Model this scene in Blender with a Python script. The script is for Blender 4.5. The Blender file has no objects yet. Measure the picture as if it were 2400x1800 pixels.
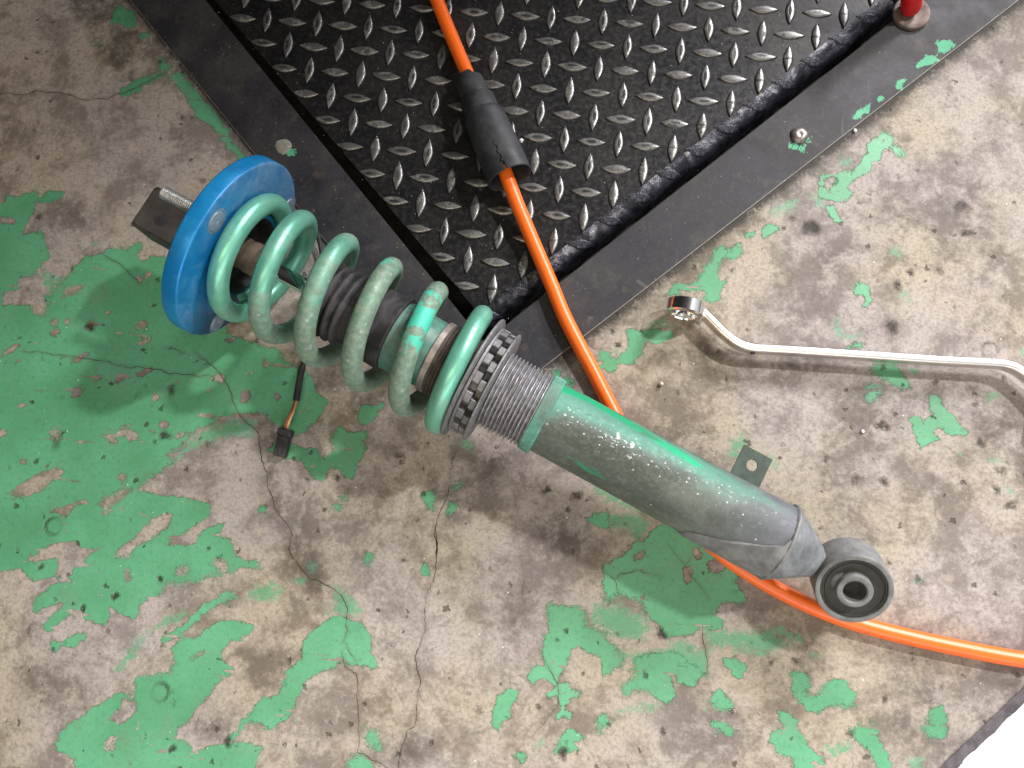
import bpy, math, random
import numpy as np
from mathutils import Vector, Matrix, noise as mnoise

random.seed(7)
# ------------------------------------------------------------------ camera
CAM_M = np.array([[0.9931245135422444, -0.10029963008427387, 0.060362942327543384],
                  [0.10996880452448055, 0.9761209640915312, -0.18733586280388603],
                  [-0.040131815719415084, 0.19268587822146604, 0.9804394880364037]])
CAM_C = np.array([0.09495172540958256, -0.39087034493833056, 0.5407176575711554])
FPX = 1850.0
sc = bpy.context.scene
cam_d = bpy.data.cameras.new('camera')
cam = bpy.data.objects.new('camera', cam_d)
sc.collection.objects.link(cam)
m4 = Matrix.Identity(4)
for r in range(3):
    for c in range(3):
        m4[r][c] = CAM_M[r, c]
    m4[r][3] = CAM_C[r]
cam.matrix_world = m4
cam_d.sensor_fit = 'HORIZONTAL'
cam_d.sensor_width = 36.0
cam_d.lens = 36.0 * FPX / 2400.0
cam_d.clip_start = 0.01
cam_d.clip_end = 50
sc.camera = cam

# ------------------------------------------------------------------ world and lamps
w = bpy.data.worlds.new('World')
sc.world = w
w.use_nodes = True
# workshop interior: dim walls and roof, plus a glow added high on the right for metal reflections
wt = w.node_tree
_tc = wt.nodes.new('ShaderNodeTexCoord')
_dp = wt.nodes.new('ShaderNodeVectorMath')
_dp.operation = 'DOT_PRODUCT'
wt.links.new(_tc.outputs['Generated'], _dp.inputs[0])
_dp.inputs[1].default_value = (0.80, -0.08, 0.60)
_cr = wt.nodes.new('ShaderNodeValToRGB')
wt.links.new(_dp.outputs['Value'], _cr.inputs[0])
_cr.color_ramp.elements[0].position = 0.0
_cr.color_ramp.elements[0].color = (0.07, 0.066, 0.060, 1)
_cr.color_ramp.elements[1].position = 0.97
_cr.color_ramp.elements[1].color = (2.6, 2.65, 2.8, 1)
_e2 = _cr.color_ramp.elements.new(0.80)
_e2.color = (0.45, 0.45, 0.46, 1)
_e = _cr.color_ramp.elements.new(0.45)
_e.color = (0.17, 0.16, 0.155, 1)
wt.links.new(_cr.outputs[0], wt.nodes['Background'].inputs['Color'])
wt.nodes['Background'].inputs['Strength'].default_value = 0.29


def area(name, loc, target, size, size_y, power, col):
    d = bpy.data.lights.new(name, 'AREA')
    d.shape = 'RECTANGLE'
    d.size = size
    d.size_y = size_y
    d.energy = power
    d.color = col
    o = bpy.data.objects.new(name, d)
    sc.collection.objects.link(o)
    o.location = loc
    o.rotation_euler = (Vector(target) - Vector(loc)).to_track_quat('-Z', 'Y').to_euler()
    return o


def spot(name, loc, target, power, col, soft, cone, blend):
    d = bpy.data.lights.new(name, 'SPOT')
    d.energy = power
    d.color = col
    d.shadow_soft_size = soft
    d.spot_size = math.radians(cone)
    d.spot_blend = blend
    o = bpy.data.objects.new(name, d)
    sc.collection.objects.link(o)
    o.location = loc
    o.rotation_euler = (Vector(target) - Vector(loc)).to_track_quat('-Z', 'Y').to_euler()


spot('window_light', (1.67, 0.95, 2.0), (0.28, -0.62, 0.0), 265.0, (1.0, 0.97, 0.92), 0.070, 31.0, 0.65)
spot('low_gate_light', (1.25, 1.50, 1.20), (0.34, -0.66, 0.0), 310.0, (0.99, 0.965, 1.0), 0.22, 34.0, 0.85)
area('doorway_light', (0.28, -1.22, 0.55), (0.12, -0.6, 0.0), 1.3, 0.5, 7.2, (1.0, 0.965, 0.95))
area('ceiling_tube_light', (0.05, -0.75, 1.3), (0.0, -0.5, 0.0), 1.0, 0.12, 5.6, (1.0, 0.85, 0.60))

sc.view_settings.view_transform = 'Standard'
sc.view_settings.look = 'None'
sc.view_settings.exposure = 0.0
sc.view_settings.gamma = 1.0
try:
    sc.view_settings.use_curve_mapping = False
except Exception:
    pass
sc.cycles.max_bounces = 6
sc.cycles.use_denoising = True


# ------------------------------------------------------------------ geometry helpers
def at(x, y, z=0.0):
    d = CAM_M @ np.array([(x - 1200) / FPX, -(y - 900) / FPX, -1.0])
    p = CAM_C + d * (z - CAM_C[2]) / d[2]
    return p


COL = sc.collection


def tag(o, label=None, cat=None, group=None, kind=None):
    if label:
        o['label'] = label
    if cat:
        o['category'] = cat
    if group:
        o['group'] = group
    if kind:
        o['kind'] = kind
    return o


def empty(name, loc=(0, 0, 0)):
    o = bpy.data.objects.new(name, None)
    o.location = loc
    o.empty_display_size = 0.02
    COL.objects.link(o)
    return o


def mesh_of(name, verts, faces, mat=None, smooth=40):
    me = bpy.data.meshes.new(name)
    me.from_pydata([tuple(v) for v in verts], [], [tuple(f) for f in faces])
    if mat:
        me.materials.append(mat)
    if smooth:
        me.shade_smooth()
        if smooth < 180:
            me.set_sharp_from_angle(angle=math.radians(smooth))
    me.update()
    return me


def obj(name, me, parent=None):
    o = bpy.data.objects.new(name, me)
    COL.objects.link(o)
    if parent:
        o.parent = parent
    return o


class MB:
    def __init__(s):
        s.v = []
        s.f = []

    def add(s, v, f):
        b = len(s.v)
        s.v += [tuple(p) for p in v]
        s.f += [tuple(i + b for i in q) for q in f]
        return s

    def box(s, x0, x1, y0, y1, z0, z1, bev=0.0):
        b = bev
        if b <= 0:
            v = [(x, y, z) for z in (z0, z1) for y in (y0, y1) for x in (x0, x1)]
            return s.add(v, [(0, 2, 3, 1), (4, 5, 7, 6), (0, 1, 5, 4), (2, 6, 7, 3), (0, 4, 6, 2), (1, 3, 7, 5)])
        # rounded box: three stacked rings with chamfered corners
        def ring(z, i):
            return [(x0 + i + b, y0 + i, z), (x1 - i - b, y0 + i, z), (x1 - i, y0 + i + b, z), (x1 - i, y1 - i - b, z),
                    (x1 - i - b, y1 - i, z), (x0 + i + b, y1 - i, z), (x0 + i, y1 - i - b, z), (x0 + i, y0 + i + b, z)]
        v = ring(z0, b) + ring(z0 + b, 0) + ring(z1 - b, 0) + ring(z1, b)
        f = [tuple(range(7, -1, -1)), tuple(range(24, 32))]
        for k in range(3):
            for i in range(8):
                j = (i + 1) % 8
                f.append((k * 8 + i, k * 8 + j, k * 8 + 8 + j, k * 8 + 8 + i))
        return s.add(v, f)

    def lathe(s, prof, seg=64, axis=0, cen=(0, 0, 0), cap=True, a0=0.0, a1=2 * math.pi, rfun=None):
        """prof: list of (x, r) around local x axis"""
        full = abs(a1 - a0 - 2 * math.pi) < 1e-6
        n = seg if full else seg + 1
        v = []
        for (x, r) in prof:
            for k in range(n):
                t = a0 + (a1 - a0) * k / seg
                rr = r if rfun is None else rfun(x, r, t)
                v.append((cen[0] + x, cen[1] + rr * math.cos(t), cen[2] + rr * math.sin(t)))
        f = []
        for i in range(len(prof) - 1):
            for k in range(seg if not full else n):
                k2 = (k + 1) % n if full else k + 1
                f.append((i * n + k, (i + 1) * n + k, (i + 1) * n + k2, i * n + k2))
        if cap and full:
            f.append(tuple(range(n)))
            f.append(tuple(reversed([(len(prof) - 1) * n + k for k in range(n)])))
        return s.add(v, f)

    def tube(s, pts, rad, seg=12, cap=True):
        pts = [Vector(p) for p in pts]
        n = len(pts)
        R = rad if hasattr(rad, '__len__') else [rad] * n
        v = []
        up = Vector((0, 0, 1))
        for i in range(n):
            t = (pts[min(i + 1, n - 1)] - pts[max(i - 1, 0)]).normalized()
            if i == 0:
                a = t.cross(up)
                if a.length < 1e-3:
                    a = t.cross(Vector((1, 0, 0)))
                a.normalize()
            else:
                a = (a - t * a.dot(t)).normalized()
            b = t.cross(a)
            for k in range(seg):
                q = 2 * math.pi * k / seg
                v.append(pts[i] + (a * math.cos(q) + b * math.sin(q)) * R[i])
        f = []
        for i in range(n - 1):
            for k in range(seg):
                k2 = (k + 1) % seg
                f.append((i * seg + k, i * seg + k2, (i + 1) * seg + k2, (i + 1) * seg + k))
        if cap:
            f.append(tuple(reversed(range(seg))))
            f.append(tuple((n - 1) * seg + k for k in range(seg)))
        return s.add(v, f)

    def scaled(s, k):
        s.v = [(a * k, b * k, c * k) for a, b, c in s.v]
        return s

    def xf(s, M, start=0):
        s.v = s.v[:start] + [tuple(M @ Vector(p)) for p in s.v[start:]]
        return s

    def build(s, name, mat, parent=None, smooth=40):
        return obj(name, mesh_of(name, s.v, s.f, mat, smooth), parent)


def cr(pts, n=12):
    """Catmull-Rom through points"""
    P = [np.array(p, float) for p in pts]
    P = [2 * P[0] - P[1]] + P + [2 * P[-1] - P[-2]]
    out = []
    for i in range(1, len(P) - 2):
        for k in range(n):
            t = k / n
            a, b, c, d = P[i - 1], P[i], P[i + 1], P[i + 2]
            out.append(0.5 * ((2 * b) + (-a + c) * t + (2 * a - 5 * b + 4 * c - d) * t * t + (-a + 3 * b - 3 * c + d) * t ** 3))
    out.append(P[-2])
    return out


# ------------------------------------------------------------------ node helper
class NT:
    def __init__(s, name):
        s.m = bpy.data.materials.new(name)
        s.m.use_nodes = True
        s.t = s.m.node_tree
        s.b = s.t.nodes['Principled BSDF']
        s.co = None

    def nd(s, typ, **kw):
        n = s.t.nodes.new(typ)
        for k, v in kw.items():
            setattr(n, k, v)
        return n

    def put(s, sock, val):
        if isinstance(val, bpy.types.NodeSocket):
            s.t.links.new(val, sock)
        elif isinstance(val, (tuple, list)) and len(val) == 3 and sock.type == 'RGBA':
            sock.default_value = (*val, 1)
        else:
            sock.default_value = val

    def coord(s):
        if s.co is None:
            s.co = s.nd('ShaderNodeTexCoord').outputs['Object']
        return s.co

    def mapped(s, scale=(1, 1, 1), rot=(0, 0, 0), loc=(0, 0, 0)):
        n = s.nd('ShaderNodeMapping')
        s.put(n.inputs['Vector'], s.coord())
        n.inputs['Scale'].default_value = scale
        n.inputs['Rotation'].default_value = rot
        n.inputs['Location'].default_value = loc
        return n.outputs[0]

    def noise(s, scale, detail=4, rough=0.55, vec=None, dist=0.0, out='Fac'):
        n = s.nd('ShaderNodeTexNoise')
        s.put(n.inputs['Vector'], vec or s.coord())
        n.inputs['Scale'].default_value = scale
        n.inputs['Detail'].default_value = detail
        n.inputs['Roughness'].default_value = rough
        n.inputs['Distortion'].default_value = dist
        return n.outputs[0] if out == 'Fac' else n.outputs['Color']

    def voro(s, scale, vec=None, out='Distance', feature='F1', rnd=1.0):
        n = s.nd('ShaderNodeTexVoronoi', feature=feature)
        s.put(n.inputs['Vector'], vec or s.coord())
        n.inputs['Scale'].default_value = scale
        n.inputs['Randomness'].default_value = rnd
        return n.outputs[out]

    def attr(s, name):
        n = s.nd('ShaderNodeAttribute')
        n.attribute_name = name
        return n.outputs['Fac']

    def ma(s, op, a, b=0.0, c=0.0):
        n = s.nd('ShaderNodeMath', operation=op)
        s.put(n.inputs[0], a)
        s.put(n.inputs[1], b)
        s.put(n.inputs[2], c)
        return n.outputs[0]

    def ss(s, x, lo, hi, a=0.0, b=1.0, smooth=True):
        n = s.nd('ShaderNodeMapRange', interpolation_type='SMOOTHSTEP' if smooth else 'LINEAR')
        s.put(n.inputs['Value'], x)
        n.inputs['From Min'].default_value = lo
        n.inputs['From Max'].default_value = hi
        n.inputs['To Min'].default_value = a
        n.inputs['To Max'].default_value = b
        return n.outputs[0]

    def mix(s, f, a, b, mode='MIX'):
        n = s.nd('ShaderNodeMix', data_type='RGBA', blend_type=mode)
        s.put(n.inputs[0], f)
        s.put(n.inputs[6], a)
        s.put(n.inputs[7], b)
        return n.outputs[2]

    def sep(s, v):
        n = s.nd('ShaderNodeSeparateXYZ')
        s.put(n.inputs[0], v)
        return n.outputs

    def bump(s, h, strength=0.3, dist=0.001, prev=None):
        n = s.nd('ShaderNodeBump')
        n.inputs['Strength'].default_value = strength
        n.inputs['Distance'].default_value = dist
        s.put(n.inputs['Height'], h)
        if prev:
            s.put(n.inputs['Normal'], prev)
        s.put(s.b.inputs['Normal'], n.outputs[0])
        return n.outputs[0]

    def out(s, col=None, rough=None, metal=None, **kw):
        if col is not None:
            s.put(s.b.inputs['Base Color'], col)
        if rough is not None:
            s.put(s.b.inputs['Roughness'], rough)
        if metal is not None:
            s.put(s.b.inputs['Metallic'], metal)
        for k, v in kw.items():
            s.put(s.b.inputs[k.replace('_', ' ')], v)
        return s.m


GREEN = (0.075, 0.345, 0.175)

# ------------------------------------------------------------------ materials
def mat_floor():
    n = NT('painted_concrete')
    dirt = n.noise(21, 8, 0.60, dist=0.5)
    dirt2 = n.noise(55, 8, 0.6, dist=0.6)
    fine = n.noise(420, 5, 0.7)
    grain = n.noise(1500, 2, 0.6)
    tint = n.noise(9, 4, 0.5, vec=n.mapped(loc=(3.1, 1.2, 0)))
    base = n.mix(n.ss(tint, 0.38, 0.62), (0.42, 0.365, 0.285), (0.405, 0.360, 0.342))
    d = n.ma('ADD', n.ma('MULTIPLY', dirt, 0.6), n.ma('MULTIPLY', dirt2, 0.4))
    rag = n.noise(230, 6, 0.72, vec=n.mapped(loc=(6, 6, 0)))
    d = n.ma('ADD', d, n.ma('MULTIPLY', n.ma('SUBTRACT', rag, 0.5), 0.26))
    blot = n.ss(d, 0.44, 0.60)
    base = n.mix(n.ma('MULTIPLY', blot, 0.88), base, n.mix(n.ss(tint, 0.40, 0.60), (0.165, 0.135, 0.098), (0.190, 0.162, 0.158)))
    mid = n.noise(130, 7, 0.68, vec=n.mapped(loc=(8, 3, 0)), dist=0.9)
    base = n.mix(n.ss(mid, 0.50, 0.72, 0, 0.55), base, (0.145, 0.112, 0.088))
    base = n.mix(n.ss(mid, 0.30, 0.44, 0.38, 0), base, (0.52, 0.45, 0.37))
    base = n.mix(n.ss(fine, 0.42, 0.68, 0, 0.50), base, (0.15, 0.122, 0.10))
    base = n.mix(n.ss(grain, 0.55, 0.8, 0, 0.30), base, (0.55, 0.5, 0.45))
    st = n.attr('stain')
    stv = n.ma('ADD', n.ma('MULTIPLY', dirt2, 0.6), n.ma('MULTIPLY', rag, 0.4))
    stn = n.ma('MULTIPLY', st, n.ss(stv, 0.36, 0.60, 0.25, 1.55))
    stn = n.ma('MINIMUM', n.ma('MULTIPLY', stn, 0.85), 0.9)
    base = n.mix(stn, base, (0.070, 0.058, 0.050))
    # light aggregate and dark pits
    wv = n.nd('ShaderNodeVectorMath', operation='MULTIPLY_ADD')
    n.put(wv.inputs[0], n.noise(260, 3, 0.6, out='Color'))
    wv.inputs[1].default_value = (0.007, 0.007, 0)
    n.put(wv.inputs[2], n.coord())
    WV = wv.outputs[0]
    v = n.voro(150, vec=WV)
    vc = n.sep(n.voro(150, vec=WV, out='Color'))
    pit = n.ma('MULTIPLY', n.ma('MULTIPLY', n.ss(n.ma('ADD', v, n.ma('MULTIPLY', vc[1], 0.25)), 0.18, 0.40, 1, 0), n.ma('GREATER_THAN', vc[0], 0.70)), n.ss(vc[2], 0.0, 1.0, 0.25, 1.0))
    vb = n.voro(52, vec=WV)
    vbc = n.sep(n.voro(52, vec=WV, out='Color'))
    pit2 = n.ma('MULTIPLY', n.ss(n.ma('ADD', vb, n.ma('MULTIPLY', n.ma('SUBTRACT', fine, 0.5), 0.5)), 0.05, 0.17, 1, 0), n.ma('MULTIPLY', n.ma('GREATER_THAN', vbc[1], 0.88), n.ss(vbc[0], 0.0, 1.0, 0.3, 1.0)))
    pits = n.ma('MAXIMUM', pit, pit2)
    agg = n.ma('MULTIPLY', n.ss(vb, 0.10, 0.28, 1, 0), n.ma('LESS_THAN', vbc[1], 0.12))
    base = n.mix(n.ma('MULTIPLY', agg, 0.35), base, (0.50, 0.43, 0.34))
    base = n.mix(n.ma('MULTIPLY', pits, 0.75), base, (0.045, 0.038, 0.032))
    # paint
    e1 = n.ma('MULTIPLY', n.ma('SUBTRACT', n.noise(95, 6, 0.62, dist=0.8), 0.5), 9.0)
    e2 = n.ma('MULTIPLY', n.ma('SUBTRACT', n.noise(340, 6, 0.74), 0.5), 6.5)
    p = n.ma('ADD', n.ma('ADD', n.attr('paint'), e1), e2)
    e3 = n.ma('MULTIPLY', n.ma('MULTIPLY', n.ma('SUBTRACT', n.noise(800, 4, 0.75), 0.5), 26.0), n.ss(n.noise(24, 3, 0.5, vec=n.mapped(loc=(11, 2, 0))), 0.46, 0.66))
    p = n.ma('ADD', p, e3)
    stre = n.noise(70, 5, 0.6, vec=n.mapped(scale=(0.45, 1.9, 1), rot=(0, 0, -0.62), loc=(2, 2, 0)), dist=0.4)
    p = n.ma('SUBTRACT', p, n.ss(stre, 0.60, 0.70, 0, 9))
    chipn = n.noise(210, 4, 0.62, vec=n.mapped(loc=(5, 2, 0)), dist=1.0)
    p = n.ma('SUBTRACT', p, n.ss(chipn, 0.66, 0.72, 0, 12))
    pm = n.ss(p, -0.15, 0.35)
    wn = n.ma('ADD', n.ma('MULTIPLY', n.noise(260, 6, 0.75, vec=n.mapped(loc=(2, 9, 0)), dist=0.8), 0.5), n.ma('MULTIPLY', n.noise(850, 3, 0.7, vec=n.mapped(loc=(2, 3, 0))), 0.5))
    wr = n.ma('ADD', n.ma('MULTIPLY', n.attr('worn'), 0.016), n.ma('SUBTRACT', wn, 0.5))
    wr = n.ma('MINIMUM', wr, n.ma('MULTIPLY', n.ma('ADD', n.attr('worn'), n.ma('MULTIPLY', e1, 1.9)), 0.06))
    wm = n.ss(wr, 0.02, 0.06, 0, 0.88)
    wsh = n.ma('ADD', n.attr('worn'), n.ma('MULTIPLY', e1, 1.9))
    thin = n.ma('MULTIPLY', n.ss(wsh, -2, 4, 0, 0.30), n.ss(wn, 0.40, 0.60))
    fl = n.ma('MULTIPLY', n.ss(n.noise(190, 5, 0.7, vec=n.mapped(loc=(1, 12, 0)), dist=0.6), 0.64, 0.69), n.ss(n.attr('paint'), -11, -3, 0, 0.8))
    pmask = n.ma('MAXIMUM', n.ma('MAXIMUM', pm, fl), n.ma('MAXIMUM', wm, thin))
    gcol = n.mix(n.ss(n.noise(22, 4, 0.5), 0.35, 0.65), (0.095, 0.325, 0.165), (0.120, 0.390, 0.215))
    gcol = n.mix(n.ss(n.noise(300, 6, 0.75), 0.45, 0.75, 0, 0.55), gcol, (0.05, 0.20, 0.12))
    gcol = n.mix(n.ss(n.noise(620, 3, 0.7, vec=n.mapped(loc=(4, 4, 0))), 0.63, 0.70, 0, 0.75), gcol, (0.035, 0.09, 0.06))
    gcol = n.mix(n.ss(n.noise(34, 6, 0.65, vec=n.mapped(loc=(7, 7, 0))), 0.52, 0.72, 0, 0.40), gcol, (0.16, 0.24, 0.16))
    gcol = n.mix(n.ma('MULTIPLY', pits, 0.8), gcol, (0.035, 0.06, 0.04))
    gcol = n.mix(n.ma('MULTIPLY', n.ma('MULTIPLY', stn, 0.6), 1.0), gcol, (0.03, 0.08, 0.05))
    scr = n.noise(60, 3, 0.6, vec=n.mapped(scale=(1, 9, 1), rot=(0, 0, -0.65)))
    gcol = n.mix(n.ss(scr, 0.66, 0.74, 0, 0.35), gcol, (0.10, 0.14, 0.09))
    rim = n.ma('MULTIPLY', n.ss(p, -1.1, -0.1), n.ss(p, 0.2, 1.0, 1, 0))
    col = n.mix(n.ma('MULTIPLY', rim, 0.42), base, (0.11, 0.085, 0.062))
    col = n.mix(pmask, col, gcol)
    # cracks
    cw = n.ma('ADD', n.attr('crack'), n.ma('MULTIPLY', n.ma('SUBTRACT', n.noise(330, 3, 0.6), 0.5), 1.1))
    cr_ = n.ss(cw, 0.12, 0.72, 1, 0)
    crs = n.ss(n.attr('crack'), 0.0, 3.0, 0.22, 0)
    cmod = n.ss(n.noise(45, 2, 0.5), 0.34, 0.52, 0.55, 1.0)
    col = n.mix(n.ma('MULTIPLY', crs, cmod), col, (0.08, 0.06, 0.045))
    # bright mineral flecks
    sp = n.ma('MULTIPLY', n.ss(n.voro(75, vec=n.mapped(loc=(0.7, 4, 0))), 0.02, 0.05, 1, 0),
              n.ma('GREATER_THAN', n.sep(n.voro(75, vec=n.mapped(loc=(0.7, 4, 0)), out='Color'))[2], 0.72))
    col = n.mix(sp, col, (0.75, 0.74, 0.72))
    dt = n.ma('MULTIPLY', n.attr('dot'), n.ss(n.ma('ADD', n.ma('MULTIPLY', fine, 0.5), n.ma('MULTIPLY', mid, 0.5)), 0.38, 0.56, 0.45, 1.5))
    col = n.mix(n.ma('MINIMUM', dt, 0.92), col, (0.035, 0.030, 0.024))
    rough = n.ma('SUBTRACT', 0.78, n.ma('MULTIPLY', pmask, 0.30))
    h = n.ma('ADD', n.ma('MULTIPLY', fine, 0.35), n.ma('MULTIPLY', grain, 0.15))
    h = n.ma('MULTIPLY', h, n.ma('SUBTRACT', 1.0, n.ma('MULTIPLY', pm, 0.75)))
    h = n.ma('ADD', h, n.ma('MULTIPLY', pm, 0.9))
    h = n.ma('SUBTRACT', h, n.ma('MULTIPLY', pits, 0.8))
    h = n.ma('SUBTRACT', h, n.ma('MULTIPLY', n.attr('dot'), 1.5))
    n.bump(h, 0.7, 0.0012)
    return n.out(col, rough, 0.0)


def mat_strip():
    n = NT('dirty_frame_steel')
    a = n.noise(25, 7, 0.6, dist=0.4)
    f = n.noise(350, 6, 0.7)
    col = n.mix(n.ss(a, 0.35, 0.68), (0.014, 0.014, 0.020), (0.042, 0.039, 0.041))
    col = n.mix(n.ss(f, 0.5, 0.75, 0, 0.5), col, (0.10, 0.092, 0.085))
    col = n.mix(n.ss(n.noise(60, 5, 0.6, vec=n.mapped(loc=(4, 4, 0))), 0.60, 0.72, 0, 0.6), col, (0.085, 0.058, 0.045))
    bl = n.noise(48, 7, 0.7, vec=n.mapped(loc=(2, 6, 0)), dist=0.8)
    col = n.mix(n.ss(bl, 0.46, 0.62, 0, 0.7), col, (0.026, 0.025, 0.034))
    col = n.mix(n.ss(bl, 0.30, 0.44, 0.45, 0), col, (0.085, 0.075, 0.068))
    scr = n.noise(130, 4, 0.6, vec=n.mapped(scale=(1.6, 0.12, 1), rot=(0, 0, 0.9)))
    col = n.mix(n.ss(scr, 0.66, 0.72, 0, 0.4), col, (0.12, 0.115, 0.11))
    sm = n.ss(n.noise(38, 3, 0.5, vec=n.mapped(loc=(9, 1, 0), scale=(1, 2.2, 1), rot=(0, 0, 0.6)), dist=1.5), 0.68, 0.76, 0, 0.35)
    col = n.mix(sm, col, (0.16, 0.15, 0.14))
    v = n.voro(230)
    vc = n.sep(n.voro(230, out='Color'))
    sp = n.ma('MULTIPLY', n.ss(v, 0.06, 0.13, 1, 0), n.ma('GREATER_THAN', vc[0], 0.90))
    col = n.mix(n.ma('MULTIPLY', sp, 0.7), col, (0.35, 0.34, 0.33))
    e = n.ma('MULTIPLY', n.ma('SUBTRACT', n.noise(170, 5, 0.65, dist=0.6), 0.5), 7.0)
    p = n.ss(n.ma('ADD', n.attr('paint'), e), -0.1, 0.4)
    col = n.mix(p, col, (0.085, 0.36, 0.20))
    edge = n.ss(n.ma('ADD', n.attr('edge'), n.ma('MULTIPLY', n.ma('SUBTRACT', f, 0.5), 1.0)), 0.25, 0.75, 1, 0)
    col = n.mix(n.ma('MULTIPLY', edge, 0.65), col, (0.36, 0.33, 0.29))
    rough = n.ss(a, 0.3, 0.7, 0.55, 0.74)
    n.bump(n.ma('ADD', n.ma('MULTIPLY', f, 0.5), n.ma('MULTIPLY', p, 0.5)), 0.25, 0.0005)
    return n.out(col, rough, 0.10)


def mat_simple(name, col, rough=0.5, metal=0.0, var=0.25, scale=150, bump=0.15, dust=None, dustamt=0.3, **kw):
    n = NT(name)
    f = n.noise(scale, 6, 0.65)
    dark = tuple(c * (1 - var) for c in col)
    lite = tuple(min(1, c * (1 + var)) for c in col)
    c = n.mix(n.ss(f, 0.3, 0.7), dark, lite)
    if dust:
        g = n.noise(scale * 0.3, 6, 0.65, vec=n.mapped(loc=(3, 3, 3)), dist=0.5)
        c = n.mix(n.ss(g, 0.42, 0.72, 0, dustamt), c, dust)
        rough_ = n.ss(g, 0.4, 0.7, rough, min(1, rough + 0.25))
    else:
        rough_ = rough
    if bump:
        n.bump(f, bump, 0.0004)
    return n.out(c, rough_, metal, **kw)


def mat_plate():
    n = NT('worn_tread_plate')
    a = n.noise(18, 7, 0.6, dist=0.5)
    f = n.noise(260, 6, 0.7)
    col = n.mix(n.ss(a, 0.35, 0.68), (0.010, 0.010, 0.012), (0.028, 0.026, 0.025))
    col = n.mix(n.ss(f, 0.48, 0.75, 0, 0.55), col, (0.06, 0.056, 0.052))
    col = n.mix(n.ss(n.noise(42, 4, 0.6, vec=n.mapped(loc=(7, 1, 0))), 0.66, 0.76, 0, 0.5), col, (0.09, 0.06, 0.045))
    col = n.mix(n.ss(n.noise(75, 5, 0.7, vec=n.mapped(loc=(3, 8, 1)), dist=1.2), 0.60, 0.74, 0, 0.45), col, (0.085, 0.085, 0.095))
    v = n.voro(260)
    vc = n.sep(n.voro(260, out='Color'))
    sp = n.ma('MULTIPLY', n.ss(v, 0.05, 0.12, 1, 0), n.ma('GREATER_THAN', vc[0], 0.86))
    col = n.mix(n.ma('MULTIPLY', sp, 0.6), col, (0.32, 0.32, 0.32))
    n.bump(n.ma('ADD', f, n.ma('MULTIPLY', a, 2.0)), 0.22, 0.0006)
    return n.out(col, n.ss(f, 0.3, 0.7, 0.30, 0.52), 0.35)


def mat_lug():
    n = NT('polished_tread_lug')
    oi = n.nd('ShaderNodeObjectInfo')
    rnd = oi.outputs['Random']
    v = n.nd('ShaderNodeVectorMath', operation='ADD')
    n.put(v.inputs[0], n.coord())
    n.put(v.inputs[1], rnd)
    f = n.noise(330, 5, 0.7, vec=v.outputs[0])
    g = n.noise(120, 4, 0.6, vec=v.outputs[0])
    z = n.sep(n.coord())[2]
    top = n.ss(z, 0.0003, 0.0012)
    col = n.mix(top, (0.03, 0.03, 0.032), (0.25, 0.245, 0.24))
    col = n.mix(n.ss(f, 0.45, 0.7, 0, 0.55), col, (0.07, 0.066, 0.062))
    col = n.mix(n.ss(g, 0.60, 0.66, 0, 0.75), col, (0.03, 0.028, 0.026))
    xy = n.sep(n.coord())
    ex_ = n.ma('POWER', n.ma('DIVIDE', n.ma('ABSOLUTE', xy[0]), 0.0046), 2.0)
    ey_ = n.ma('POWER', n.ma('DIVIDE', n.ma('ABSOLUTE', n.ma('ADD', xy[1], n.ma('MULTIPLY', n.ma('SUBTRACT', rnd, 0.5), 0.0012))), 0.0013), 2.0)
    el = n.ma('ADD', n.ma('ADD', ex_, ey_), n.ma('MULTIPLY', n.ma('SUBTRACT', g, 0.5), 1.6))
    hol = n.ma('MULTIPLY', n.ss(el, 0.35, 1.1, 0.75, 0), n.ss(rnd, 0.15, 0.6))
    col = n.mix(hol, col, (0.030, 0.029, 0.028))
    n.bump(n.ma('SUBTRACT', f, hol), 0.3, 0.0005)
    return n.out(col, n.ss(f, 0.3, 0.7, 0.26, 0.46), n.ss(g, 0.5, 0.62, 0.75, 0.3))


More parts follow.
